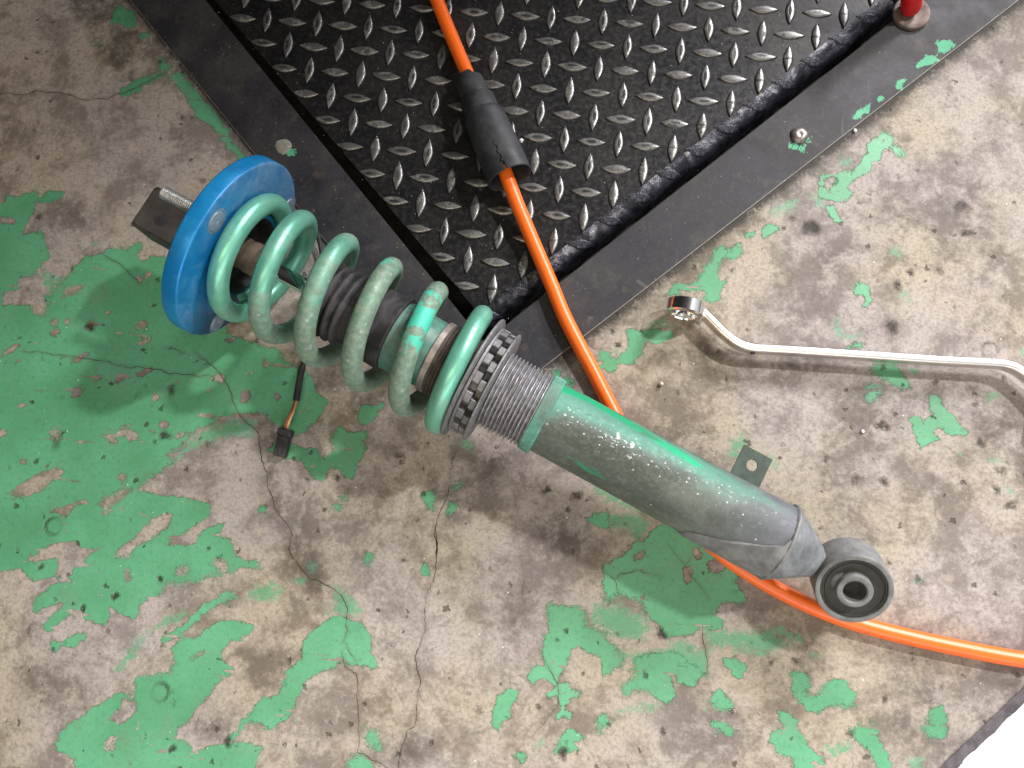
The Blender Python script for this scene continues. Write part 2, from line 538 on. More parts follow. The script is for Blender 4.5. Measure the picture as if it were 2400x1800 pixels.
def mat_spring():
    n = NT('dusty_mint_spring_paint')
    f = n.noise(240, 6, 0.7)
    g = n.noise(60, 6, 0.65, dist=0.5)
    dirt = n.attr('dirt')
    col = n.mix(n.ss(g, 0.35, 0.65), (0.17, 0.50, 0.37), (0.22, 0.60, 0.46))
    col = n.mix(n.ss(f, 0.5, 0.8, 0, 0.4), col, (0.10, 0.25, 0.17))
    dm = n.ss(n.ma('ADD', dirt, n.ma('MULTIPLY', n.ma('SUBTRACT', g, 0.5), 1.3)), 0.2, 0.75)
    dcol = n.mix(n.ss(f, 0.4, 0.65), (0.125, 0.135, 0.095), (0.25, 0.26, 0.21))
    col = n.mix(n.ma('MULTIPLY', dm, 0.78), col, dcol)
    v = n.voro(190)
    vc = n.sep(n.voro(190, out='Color'))
    sp = n.ma('MULTIPLY', n.ss(v, 0.12, 0.30, 1, 0), n.ma('GREATER_THAN', vc[0], 0.72))
    sp = n.ma('MULTIPLY', sp, n.ss(dirt, 0.1, 0.4))
    col = n.mix(n.ma('MULTIPLY', sp, 0.5), col, (0.42, 0.50, 0.45))
    dk = n.ss(n.noise(650, 3, 0.7, vec=n.mapped(loc=(6, 1, 2))), 0.64, 0.72, 0, 0.6)
    col = n.mix(dk, col, (0.06, 0.10, 0.07))
    fr = n.ss(n.ma('ADD', n.attr('fresh'), n.ma('MULTIPLY', n.ma('SUBTRACT', n.noise(170, 6, 0.75, vec=n.mapped(loc=(1, 1, 1))), 0.5), 2.4)), 0.55, 0.75)
    col = n.mix(fr, col, (0.07, 0.52, 0.38))
    n.bump(n.ma('ADD', f, n.ma('MULTIPLY', sp, 0.6)), 0.22, 0.0004)
    return n.out(col, n.ss(dm, 0, 1, 0.36, 0.60), n.ss(dm, 0, 1, 0.50, 0.15))


def mat_tube():
    n = NT('corroded_damper_tube')
    f = n.noise(300, 6, 0.7)
    g = n.noise(45, 6, 0.65, vec=n.mapped(scale=(0.45, 1, 1)), dist=0.6)
    x = n.sep(n.coord())[0]
    col = n.mix(n.ss(g, 0.32, 0.68), (0.055, 0.068, 0.052), (0.125, 0.148, 0.125))
    col = n.mix(n.ss(f, 0.45, 0.72, 0, 0.5), col, (0.22, 0.245, 0.225))
    col = n.mix(n.ss(x, 0.33, 0.40, 0, 0.65), col, n.mix(n.ss(g, 0.35, 0.65), (0.12, 0.12, 0.16), (0.19, 0.20, 0.25)))  # bluish sheen of the light painted into the tube's lower end
    tl = n.ss(n.ma('ADD', n.attr('teal'), n.ma('MULTIPLY', n.ma('SUBTRACT', g, 0.5), 1.2)), 0.25, 0.85, 0, 0.75)
    col = n.mix(tl, col, (0.07, 0.27, 0.195))
    fr = n.ss(n.ma('ADD', n.attr('fresh'), n.ma('MULTIPLY', n.ma('SUBTRACT', n.noise(70, 6, 0.7, vec=n.mapped(scale=(0.35, 1, 1))), 0.5), 1.3)), 0.42, 0.62)
    col = n.mix(fr, col, n.mix(n.ss(g, 0.4, 0.6), (0.004, 0.29, 0.13), (0.010, 0.38, 0.19)))
    v = n.voro(560, vec=n.mapped(scale=(0.8, 1, 1)))
    vc = n.sep(n.voro(560, vec=n.mapped(scale=(0.8, 1, 1)), out='Color'))
    den = n.ma('ADD', n.attr('speck'), n.ma('MULTIPLY', n.ma('SUBTRACT', n.noise(55, 4, 0.6, vec=n.mapped(scale=(0.5, 1, 1), loc=(2, 0, 0))), 0.5), 1.4))
    sp = n.ma('MULTIPLY', n.ss(v, 0.16, 0.36, 1, 0), n.ma('GREATER_THAN', vc[0], n.ss(den, 0.1, 1.0, 0.995, 0.80)))
    col = n.mix(n.ma('MULTIPLY', sp, 0.85), col, (0.60, 0.66, 0.62))
    s2 = n.ss(n.ma('ADD', n.noise(380, 4, 0.7, vec=n.mapped(scale=(0.7, 1, 1), loc=(3, 1, 1))), n.ma('MULTIPLY', den, 0.16)), 0.715, 0.78)
    col = n.mix(n.ma('MULTIPLY', s2, 0.8), col, (0.55, 0.62, 0.57))
    scf = n.ss(n.noise(90, 5, 0.7, vec=n.mapped(scale=(0.25, 1, 1), loc=(5, 1, 1)), dist=0.5), 0.58, 0.72, 0, 0.5)
    col = n.mix(scf, col, (0.065, 0.070, 0.058))
    n.bump(n.ma('ADD', n.ma('MULTIPLY', f, 0.8), sp), 0.35, 0.0004)
    return n.out(col, n.ss(f, 0.3, 0.7, 0.50, 0.72), 0.08)


def mat_blue():
    n = NT('blue_anodised_aluminium')
    f = n.noise(220, 6, 0.7)
    g = n.noise(50, 6, 0.6, dist=0.8)
    col = n.mix(n.ss(g, 0.35, 0.65), (0.006, 0.20, 0.52), (0.010, 0.27, 0.62))
    dust = n.ss(n.ma('ADD', n.attr('dirt'), n.ma('MULTIPLY', n.ma('SUBTRACT', g, 0.5), 1.3)), 0.25, 0.9)
    col = n.mix(n.ma('MULTIPLY', dust, 0.75), col, n.mix(n.ss(f, 0.4, 0.6), (0.085, 0.15, 0.24), (0.13, 0.20, 0.30)))
    gr = n.ss(n.ma('ADD', n.attr('grime_shade'), n.ma('MULTIPLY', n.ma('SUBTRACT', g, 0.5), 0.9)), 0.25, 0.85)
    col = n.mix(n.ma('MULTIPLY', gr, 0.85), col, (0.022, 0.036, 0.06))  # dark navy for dirt and painted shade together
    col = n.mix(n.ss(f, 0.60, 0.74, 0, 0.45), col, (0.25, 0.42, 0.62))
    n.bump(f, 0.12, 0.0003)
    col = n.mix(n.ss(n.noise(26, 5, 0.6, vec=n.mapped(scale=(3, 1, 1), loc=(2, 2, 2))), 0.55, 0.72, 0, 0.35), col, (0.03, 0.11, 0.20))
    return n.out(col, n.ss(dust, 0, 1, 0.38, 0.65), n.ss(dust, 0, 1, 0.40, 0.05))


M = {}
M['floor'] = mat_floor()
M['strip'] = mat_strip()
M['plate'] = mat_plate()
M['lug'] = mat_lug()
nr_ = NT('scuffed_rolled_edge')
g_ = nr_.noise(48, 6, 0.65, dist=1.0)
f1_ = nr_.noise(240, 6, 0.7)
c_r = nr_.mix(nr_.ss(g_, 0.38, 0.62), (0.012, 0.012, 0.018), (0.040, 0.040, 0.058))
zz_ = nr_.sep(nr_.coord())[2]
w_r = nr_.ma('MULTIPLY', nr_.ss(nr_.ma('ADD', g_, nr_.ma('MULTIPLY', nr_.ma('SUBTRACT', f1_, 0.5), 0.5)), 0.50, 0.64), nr_.ss(zz_, -0.0045, -0.0005, 0, 0.8))
c_r = nr_.mix(w_r, c_r, (0.21, 0.20, 0.21))
nr_.bump(nr_.ma('ADD', nr_.ma('MULTIPLY', g_, 3.0), f1_), 0.5, 0.0012)
M['roll'] = nr_.out(c_r, nr_.ss(f1_, 0.3, 0.7, 0.26, 0.5), 0.45)
M['spring'] = mat_spring()
M['tube'] = mat_tube()
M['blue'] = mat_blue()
M['pit'] = mat_simple('pit_grime', (0.022, 0.020, 0.018), 0.8, var=0.6, scale=90)
M['white'] = mat_simple('sunlit_pale_pavement', (0.88, 0.88, 0.88), 0.9, var=0.03)
M['sill'] = mat_simple('dark_sill_metal', (0.10, 0.09, 0.10), 0.6, 0.2, var=0.4, scale=120)
M['rubber'] = mat_simple('black_rubber', (0.022, 0.021, 0.024), 0.55, dust=(0.11, 0.105, 0.11), dustamt=0.45, scale=180)
M['boot'] = mat_simple('dusty_rubber_boot', (0.022, 0.021, 0.024), 0.6, dust=(0.095, 0.09, 0.095), dustamt=0.6, scale=170)
M['sleeve'] = mat_simple('black_hose_sleeve', (0.022, 0.023, 0.028), 0.50, dust=(0.075, 0.075, 0.08), dustamt=0.45, scale=120)
M['chrome'] = mat_simple('chrome', (0.85, 0.85, 0.87), 0.06, 1.0, var=0.03, bump=0)
M['ringchrome'] = mat_simple('polished_ring_chrome', (0.92, 0.91, 0.90), 0.16, 1.0, var=0.05, bump=0)
M['satin'] = mat_simple('satin_chrome', (0.90, 0.88, 0.85), 0.36, 1.0, var=0.06, scale=400, bump=0.08)
M['zinc'] = mat_simple('zinc_stud', (0.55, 0.55, 0.53), 0.38, 0.85, var=0.2, scale=400)
M['alu'] = mat_simple('greyed_aluminium_collar', (0.20, 0.20, 0.21), 0.5, 0.45, var=0.3, scale=260, dust=(0.13, 0.12, 0.115), dustamt=0.5)
M['thread'] = mat_simple('grey_threaded_alloy', (0.33, 0.33, 0.35), 0.42, 0.55, var=0.3, scale=300, dust=(0.14, 0.115, 0.10), dustamt=0.7)
M['teal'] = mat_simple('teal_tube_paint', (0.055, 0.17, 0.13), 0.45, var=0.3, dust=(0.12, 0.13, 0.11), dustamt=0.6)
M['minty'] = mat_simple('mint_collar_paint', (0.10, 0.33, 0.25), 0.45, var=0.3, dust=(0.10, 0.11, 0.09), dustamt=0.75, scale=110)
M['band'] = mat_simple('tarnished_band', (0.36, 0.32, 0.29), 0.4, 0.6, var=0.3, dust=(0.16, 0.13, 0.11), dustamt=0.7)
M['bandd'] = mat_simple('brown_grooved_ring', (0.085, 0.066, 0.055), 0.6, 0.2, var=0.4)
M['buff'] = mat_simple('brown_bump_stop', (0.12, 0.090, 0.060), 0.7, var=0.35)
M['box'] = mat_simple('dark_brown_plastic', (0.036, 0.031, 0.028), 0.55, dust=(0.075, 0.066, 0.058), dustamt=0.5, scale=140)
M['castiron'] = mat_simple('grey_cast_eye', (0.20, 0.202, 0.205), 0.55, 0.2, var=0.22, dust=(0.075, 0.080, 0.07), dustamt=0.6, scale=130)
M['cone'] = mat_simple('grey_cast_cone', (0.21, 0.225, 0.24), 0.55, 0.2, var=0.25, dust=(0.055, 0.058, 0.066), dustamt=0.9, scale=95)
M['bushrub'] = mat_simple('bushing_rubber', (0.028, 0.026, 0.023), 0.6, dust=(0.06, 0.055, 0.048), dustamt=0.5)
M['tab'] = mat_simple('dark_green_bracket', (0.042, 0.070, 0.055), 0.55, var=0.3, dust=(0.075, 0.07, 0.055), dustamt=0.5)
M['head'] = mat_simple('grey_stud_head', (0.22, 0.27, 0.36), 0.45, 0.3, var=0.12)
M['wireb'] = mat_simple('brown_wire', (0.26, 0.075, 0.03), 0.5)
M['wireo'] = mat_simple('tan_wire', (0.50, 0.27, 0.12), 0.5)
M['red'] = mat_simple('red_paint', (0.50, 0.008, 0.012), 0.4, var=0.25, dust=(0.25, 0.02, 0.02), dustamt=0.6)
M['rust'] = mat_simple('rusty_washer', (0.15, 0.115, 0.10), 0.6, 0.3, var=0.35, dust=(0.13, 0.085, 0.065), dustamt=0.7)
M['rivet'] = mat_simple('worn_rivet', (0.24, 0.21, 0.20), 0.35, 0.75, var=0.4, scale=300, dust=(0.06, 0.03, 0.03), dustamt=0.8)
M['crumb'] = mat_simple('white_crumb', (0.8, 0.8, 0.78), 0.6)
M['pebble'] = mat_simple('pale_bead', (0.55, 0.52, 0.46), 0.4)
n_ = NT('orange_hose')
f_ = n_.noise(25, 3, 0.5)
n_.bump(n_.noise(900, 2, 0.5), 0.10, 0.0003)
hc_ = n_.mix(f_, (0.92, 0.135, 0.008), (0.95, 0.165, 0.012))
hc_ = n_.mix(n_.ss(n_.noise(160, 6, 0.7, dist=0.8), 0.54, 0.72, 0, 0.30), hc_, (0.35, 0.09, 0.03))
M['hose'] = n_.out(hc_, 0.40, 0.0, Coat_Weight=0.22, Coat_Roughness=0.30)

# ------------------------------------------------------------------ floor marks, digitised tile by tile
TL = {'A': (0, 0, 2.765), 'F': (0, 400, 3.687), 'T': (0, 600, 2.765), 'B': (0, 1200, 2.765), 'C': (800, 1200, 2.765),
      'D': (1100, 1000, 3.16), 'E': (1600, 1200, 2.765), 'R': (1800, 300, 3.687), 'S': (1800, 750, 3.687),
      'W': (1240, 600, 5.53), 'Q': (1200, 300, 2.765), 'M': (600, 850, 3.687), 'K': (1750, 0, 3.318), 'Z': (0, 0, 1.0)}


def P(txt):
    """'A 1,2 3,4 B 5,6' -> world xy of photograph pixels lying on the floor"""
    out = []
    t = None
    for w_ in txt.split():
        if w_ in TL:
            t = TL[w_]
        else:
            x, y = w_.split(',')
            q = at(t[0] + float(x) / t[2], t[1] + float(y) / t[2], 0.0)
            out.append((q[0] * 1000, q[1] * 1000))
    return np.array(out)


PAINT = ['A 760,30 790,30 830,60 870,70 880,130 870,170 810,190 780,160 760,140 720,170 708,150 730,100 745,70',
 'A 900,210 960,205 968,235 930,250 915,270 893,235',
 'A 1040,375 1060,400 1120,425 1125,440 1080,465 1050,470 1030,440',
 'A 1060,470 1000,480 900,510 830,545 790,580 775,620 780,640 830,640 850,610 910,590 930,560 1000,520 1080,480',
 'A 1100,490 1180,465 1240,550 1330,650 1400,730 1480,830 1500,920 1560,970 1600,1030 1535,1050 1540,1010 1490,970 1440,910 1400,850 1340,800 1270,760 1260,700 1200,640 1170,580 1110,520',
 'F -160,290 20,270 60,220 130,215 190,205 290,170 320,180 345,230 440,160 560,180 560,205 440,280 390,290 330,270 310,330 260,400 215,480 190,560 260,530 330,520 390,570 380,620 420,680 430,760 380,800 300,880 250,920 180,900 140,960 170,1020 60,1050 -160,1060',
 'F 740,750 890,720 940,680 1040,670 1080,690 1150,660 1190,610 1245,610 1230,670 1180,700 1200,760 1250,790 1320,740 1420,740 1500,800 1750,900 T 1500,520 1650,560 1800,610 1850,680 M 420,60 500,150 530,260 620,320 600,420 500,520 420,600 330,650 T 1700,1030 1600,1010 1430,1050 1330,1110 1240,1140 1230,1180 1160,1240 1080,1290 1120,1330 1040,1400 940,1480 900,1520 B 1360,-60 1360,20 1240,110 1120,180 1090,215 1200,215 1260,200 1300,130 1380,80 1450,75 1440,110 1380,160 1500,160 1520,280 1600,310 1690,320 1690,370 1560,360 1480,400 1320,420 1290,450 1170,470 1090,460 1040,530 920,590 880,690 760,660 720,610 690,740 600,730 560,690 530,640 470,640 400,700 340,770 280,760 280,730 400,600 380,590 330,610 240,650 200,650 230,540 330,480 480,440 360,420 200,440 150,390 130,370 60,375 -160,390 F -160,1050 300,1040 430,1060 500,1000 560,920 640,830',
 'M 320,700 420,740 500,750 560,820 640,790 700,740 660,660 720,560 840,600 900,590 970,600 950,650 900,680 950,740 900,850 880,920 850,980 840,1020 760,1010 720,930 660,900 610,960 560,1030 500,1000 440,900 380,850 300,840 100,760 150,690',
 'B 580,1280 640,1260 700,1210 790,1170 830,1190 870,1220 880,1170 850,1080 1000,1050 1110,1040 1130,960 1110,880 1170,820 1280,810 1380,720 1500,700 1640,730 1620,800 1500,840 1440,900 1450,960 1510,1010 1450,1080 1340,1190 1270,1280 1220,1360 1150,1400 1150,1450 1250,1540 1280,1550 1380,1500 1620,1500 1700,1530 1660,1600 1640,1800 500,1800 480,1600 400,1570 340,1500 400,1430 480,1350',
 'B 1540,560 1480,510 1300,620 1180,740 1050,800 1050,860 1180,800 1300,680 1420,600',
 'B 320,850 400,830 500,780 560,780 550,840 480,870 400,880 330,910',
 'B 1480,1470 1580,1350 1700,1200 1810,1180 1830,1060 1950,950 1970,840 2060,740 2150,680 2212,670 C 60,700 130,720 180,790 190,880 240,950 220,1020 180,1000 100,990 0,980 B 2150,1020 2040,1050 1960,1130 1920,1250 1850,1340 1760,1400 1620,1360 1540,1450 1490,1490',
 'C 150,320 170,260 215,270 215,310 170,335', 'C 520,330 545,320 570,400 590,430 520,410', 'C 160,1490 170,1400 240,1420 245,1490 270,1540 230,1540',
 'C 50,1600 120,1575 190,1600 220,1680 40,1800',
 'C 1000,1190 1070,1190 1080,1140 1120,1100 1140,1140 1145,1220 1100,1260 1080,1340 1020,1405 980,1380 990,1290',
 'C 1120,1570 1150,1555 1200,1560 1195,1600 1170,1620',
 'D 980,1020 1090,980 1180,940 1210,900 1220,860 1300,840 1340,780 1370,740 1420,700 1500,700 1650,800 1760,870 1850,910 2000,1040 2000,1100 1960,1150 2050,1250 2060,1290 1980,1310 1880,1310 1830,1360 1890,1400 1870,1500 1780,1500 1720,1480 1660,1540 1560,1550 1480,1560 1420,1520 1350,1420 1300,1380 1260,1290 1200,1270 1130,1240 1100,1250 1060,1290 1000,1290 990,1200 1000,1120',
 'D 880,700 960,640 1020,620 1040,760 960,760',
 'C 1330,620 1360,590 1440,620 1530,585 1580,660 1590,740 1700,770 1720,830 1830,930 1820,990 1700,1060 1680,960 1600,910 1540,870 1490,880 1480,920 1440,1020 1410,1110 1480,1100 1480,1140 1560,1170 1540,1195 1480,1200 1440,1280 1500,1300 1520,1340 1450,1330 1390,1350 1390,1310 1410,1270 1400,1180 1340,1210 1340,1180 1390,1140 1320,1090 1250,1110 1210,1060 1260,1000 1330,1000 1300,930 1310,850 1300,800 1350,790 1340,700',
 'C 1900,960 1980,920 2120,900 2230,940 2230,1100 2140,1060 2150,1150 2180,1180 2100,1240 2000,1180 1900,1150 1840,1200 1820,1130 1900,1060',
 'C 1420,1430 1500,1400 1580,1460 1570,1490 1500,1490 1540,1540 1460,1570 1380,1560 1400,1500',
 'C 1670,1330 1700,1310 1750,1360 1740,1390 1690,1370 1680,1430 1660,1400',
 'E 680,1040 770,1030 830,1080 840,1130 800,1180 870,1190 920,1120 980,1070 1050,1090 1110,1180 1110,1250 1060,1275 960,1250 880,1300 810,1290 740,1220 700,1150 710,1090',
 'E 620,1290 680,1300 740,1350 710,1410 760,1440 840,1530 920,1600 950,1800 760,1800 700,1590 620,1570 570,1490 580,1430 640,1400',
 'E 1070,1410 1200,1370 1280,1410 1270,1480 1340,1600 1380,1800 1320,1800 1220,1560 1130,1490',
 'E 1540,1400 1600,1340 1610,1280 1680,1255 1710,1300 1710,1440 1680,1500 1600,1460',
 'E 180,1180 240,1150 330,1250 310,1290 220,1280 180,1230', 'E 170,1370 260,1350 350,1420 310,1450 200,1400',
 'E -40,960 0,960 100,1000 150,1060 80,1140 0,1110 -40,1100', 'E 270,950 340,940 410,1000 390,1090 320,1070',
 'R 1010,20 1050,50 1080,100 1080,150 1150,170 1190,230 1130,250 1070,200 1050,170 1000,190 970,280 900,320 880,380 800,420 720,470 690,520 740,560 720,620 650,640 560,640 480,620 440,580 430,480 450,400 490,370 560,385 700,370 740,360 790,300 800,250 880,220 840,170 900,100',
 'R 500,680 560,660 640,800 620,830 520,760', 'R -60,850 60,830 110,870 40,920 -40,950',
 'R 700,1400 800,1330 870,1350 890,1420 900,1500 880,1570 820,1540 840,1460 760,1460',
 'S 690,210 760,180 810,220 800,260 670,255', 'S 880,400 1000,370 1120,410 1180,490 1240,580 1150,600 1040,560 930,480',
 'S 840,570 980,570 980,620 930,680 870,735 840,640',
 'S 1400,650 1470,650 1510,760 1600,820 1670,900 1720,980 1600,1000 1540,980 1480,940 1440,960 1480,1050 1400,1070 1320,1110 1270,1020 1240,900 1220,820 1290,800 1330,880 1350,940 1370,850 1420,820 1390,740',
 'W 1270,960 1340,960 1400,990 1470,960 1560,960 1700,950 1780,960 1870,960 1880,1050 1800,1110 1640,1120 1500,1110 1480,1160 1510,1250 1480,1300 1350,1350 1400,1400 1370,1410 1270,1390 1150,1400 1130,1460 1050,1480 1010,1510 980,1460 900,1470 960,1400 960,1370 910,1340 920,1250 960,1220 1060,1230 1040,1290 1080,1340 1160,1340 1180,1280 1260,1230 1300,1180 1290,1090 1280,1020',
 'Q 990,1090 1060,1000 1150,1010 1200,980 1240,900 1290,870 1300,790 1360,760 1400,790 1480,740 1480,800 1440,860 1380,850 1350,880 1320,950 1370,1000 1390,980 1350,1070 1360,1110 1300,1140 1220,1120 1260,1060 1180,1060 1080,1050 1100,1090',
 'Q 1500,690 1580,670 1560,700 1520,710', 'Q 1630,640 1730,630 1720,670 1640,690',
 'W 280,1500 400,1460 410,1560 330,1590', 'W 440,1560 580,1590 600,1700 500,1700',
 'M 870,470 920,370 1000,370 1100,330 1120,370 1060,420 1010,500 960,540 900,530',
 'M 1420,1150 1480,1100 1530,1110 1570,1180 1510,1210 1560,1260 1530,1280 1480,1250 1450,1200',
 'M 1640,1310 1680,1200 1760,1250 1690,1310', 'M 1700,1080 1780,1030 1790,1060 1730,1100',
 'M 660,1230 720,1210 760,1240 700,1285', 'M 720,1140 780,1130 800,1190 760,1210',
 'M 40,1230 100,1230 80,1290 20,1280']
HOLES = ['F 0,390 100,410 130,450 40,460 -20,450',
 'F 20,1080 80,1050 300,1040 350,1000 380,1050 390,1120 420,1160 380,1250 300,1240 270,1170 100,1150 20,1170',
 'B 740,290 830,290 880,220 1000,170 1080,90 1110,20 1000,30 920,120 850,180 750,260',
 'B 180,290 340,210 480,180 520,240 640,240 560,300 480,380 440,440 360,420 380,340 350,300 180,320',
 'T 280,40 340,20 530,0 560,-20 500,60 430,100 330,220 300,260 150,290 40,290 20,250 200,200 300,130',
 'T 60,1530 200,1440 350,1380 430,1390 330,1480 200,1560 80,1570', 'T 330,1659 440,1600 540,1590 420,1680',
 'T 640,1600 800,1500 850,1520 700,1640', 'R 490,430 600,430 530,540 480,500', 'Q 1140,950 1200,900 1250,930 1170,970',
 'B 715,1330 780,1270 800,1220 870,1220 880,1290 830,1350 760,1380', 'B 1270,920 1320,900 1310,930 1250,950',
 'B 680,1530 710,1450 750,1470 730,1540', 'B 1150,370 1210,350 1210,400 1150,400', 'B 800,400 830,370 850,430 820,450',
 'B 1390,340 1440,310 1490,360 1440,400', 'D 1760,1020 1850,980 1900,1040 1850,1090 1780,1070', 'D 1580,1050 1640,1040 1650,1140 1600,1160',
 'D 1220,950 1290,920 1280,970 1230,980', 'D 1640,900 1700,900 1720,970 1680,990']
CHIPS = [(580, 460, 30, 22), (440, 425, 20, 16), (350, 425, 18, 20), (360, 495, 26, 26), (110, 685, 20, 14), (520, 662, 60, 14), (940, 750, 70, 22),
 (1010, 915, 26, 22), (1050, 1090, 38, 34), (990, 1135, 18, 12), (860, 1170, 38, 32), (800, 1110, 42, 18), (360, 1165, 30, 44), (140, 970, 24, 14),
 (500, 890, 66, 24), (770, 800, 44, 20), (950, 550, 40, 24), (790, 1440, 26, 26), (310, 1350, 22, 16), (150, 1330, 20, 22), (1600, 910, 42, 32),
 (1800, 910, 24, 28), (1730, 700, 24, 30), (1490, 550, 44, 14), (1430, 790, 46, 30), (10, 1150, 36, 32), (700, 365, 20, 22), (960, 120, 24, 14),
 (900, 150, 20, 26), (470, 220, 70, 30), (70, 610, 60, 18), (730, 1190, 18, 26), (1170, 1160, 50, 12), (640, 790, 24, 10), (930, 440, 40, 24),
 (1690, 1060, 60, 30), (1620, 760, 20, 10)]
WORN = ['A 610,260 650,265 655,290 620,310 605,285', 'F 600,580 650,570 750,620 900,590 880,630 770,660 700,640',
 'F 380,850 560,900 520,1000 430,1060 380,1000 300,900', 'T 1200,1200 1330,1110 1500,1040 1700,1050 1640,1180 1400,1200 1200,1300 1100,1400 1050,1400',
 'B 680,1050 740,1000 860,850 940,750 980,780 890,930 810,1040', 'B 1000,740 1080,660 1180,630 1240,640 1170,720 1020,770',
 'B 420,100 640,0 700,80 640,240 480,180 350,190', 'B 1600,560 1640,470 1760,440 1850,500 1800,600 1660,580', 'B 1900,440 1960,410 2010,440 1980,490 1920,500',
 'B 1160,1390 1260,1560 1700,1520 1690,1640 1280,1640', 'B 1560,1360 1700,1200 1780,1240 1760,1380 1620,1400', 'B 1970,320 2050,310 2080,380 2010,410',
 'C -60,420 0,470 60,540 130,600 140,640 100,690 50,700 0,700 -60,640', 'C 0,860 80,880 100,980 20,990',
 'D 1200,620 1340,680 1380,720 1300,840 1220,850 1190,780 1050,760 900,720 890,690 980,640',
 'D 900,420 1000,430 1250,560 1330,630 1200,640 1100,600 1000,560 900,480', 'D 900,1290 1100,1300 1300,1380 1350,1500 1300,1600 1080,1600 1040,1560 880,1440',
 'C 1700,770 1800,880 1950,900 2100,860 2212,800 2400,900 2400,1100 2200,1100 1900,1000 1750,900',
 'C 1750,1280 1850,1250 2000,1230 2100,1250 2050,1300 1900,1310 1800,1310', 'C 1250,1530 1300,1440 1320,1490 1270,1550',
 'E 880,1490 1000,1500 1090,1470 1100,1560 1060,1590 950,1590', 'E 100,700 300,750 600,740 700,880 500,950 300,900 150,880',
 'E 570,730 650,720 700,780 800,800 780,870 700,860 620,820', 'E 800,880 900,920 890,950 820,940', 'E 1490,440 1560,410 1550,460 1500,500',
 'E 1440,1590 1560,1580 1600,1800 1500,1800', 'R 590,250 740,240 750,320 680,330 620,360', 'R 370,570 500,590 520,700 400,700',
 'R 60,650 250,600 260,680 130,740 40,720', 'R 1050,1030 1140,1020 1190,1090 1130,1140 1060,1090', 'R 80,1050 150,1090 150,1140',
 'R 1050,1450 1220,1400 1230,1510 1160,1530', 'R 540,1640 640,1620 620,1700 550,1700', 'S 540,30 660,20 660,100 800,110 810,180 680,200 600,160',
 'S 1180,400 1340,400 1330,470 1210,470', 'S 1880,620 2000,590 2040,680 1920,720', 'S 1620,1110 1700,1120 1690,1180 1630,1170',
 'S 1890,1170 2040,1160 2030,1240 1900,1240', 'S 2010,1420 2100,1430 2150,1490 2120,1530 2040,1470', 'S 20,1250 90,1200 130,1250 60,1310',
 'S 0,1100 80,1140 60,1200 0,1180', 'S 2140,240 2250,220 2250,340 2170,310', 'W 1020,1180 1100,1160 1260,1180 1200,1260 1100,1250',
 'W 1500,900 1640,820 1750,760 1820,880 1900,880 1880,960 1560,960', 'Q 1640,540 1850,450 1880,470 1700,580',
 'M 1700,680 1880,620 1900,760 1860,800', 'M 0,1160 60,1150 50,1190 10,1190', 'Z 1710,1030 1740,1010 1760,1040 1730,1090 1700,1070']
STRIPPAINT = ['K 1480,320 1620,330 1600,370 1540,420 1490,400 1465,360', 'K 1420,430 1500,450 1480,480 1380,530 1330,540 1305,500 1340,470',
 'K 1180,620 1235,620 1235,660 1190,710 1150,700 1150,660', 'K 1000,760 1050,745 1060,790 1010,790', 'K 820,890 950,820 960,860 850,940 820,930',
 'K 330,1120 370,1110 400,1150 465,1170 460,1205 410,1200 400,1175 335,1165', 'K 430,1110 500,1060 500,1100 450,1140',
 'A 1770,955 1850,930 1920,990 1925,1020 1880,1020 1830,1000']
CRACKS = ['A -200,640 0,615 50,600 150,615 200,605 240,585 310,600 380,600 450,615 500,640 560,650 620,640 700,645 760,605 800,605 870,575 950,530 1070,475',
 'T 150,615 380,640 500,655 620,675 800,710 1000,735 1200,770 1390,785', 'T 1060,590 1130,600 1190,630', 
 'T 1260,620 1400,730 1460,810 1500,890 1530,980 1600,1080 1680,1160 M 40,750 70,900 110,1100 170,1270 290,1430 320,1500 B 1890,150 1870,240 1950,370 2010,430 2150,490 2212,540 C 40,620 30,720 40,770 20,830 0,850',
 'C 20,840 60,920 100,970', 'C 0,900 20,1000 100,1050 110,1110 100,1200 110,1400 105,1560 200,1610 300,1659 420,1720',
 'M 1750,730 1700,830 1670,960 1660,1150 1590,1290 1560,1380 1540,1480 1570,1560 1560,1659 C 605,100 620,200 615,300 600,430 560,520 540,620 545,720 520,840 480,930 490,1020 515,1100 490,1250 475,1390 430,1410 390,1520 370,1640 350,1800',
 'D 980,1060 1080,1130 1100,1240', 'D 1080,1130 1120,1090 1240,1060 1330,1090 1430,1105', 'D 1470,870 1600,1030 1680,1150 1770,1270', 'D 1600,1030 1640,970',
 'C 1310,950 1400,1110 1400,1250 1330,1350 1240,1450', 'C 1440,1020 1420,1090', 'F 890,720 1010,790 1130,900 1210,970', 'E 130,750 150,900 160,1060',
 'D 1000,860 1030,930 1040,960', 'C 1190,420 1170,560 1200,600']
SCRATCH = ['B 760,1120 1000,930 1300,700 1560,520 1850,330', 'T 700,1620 900,1480 1080,1290', 'B 1450,960 1620,880 1800,770']
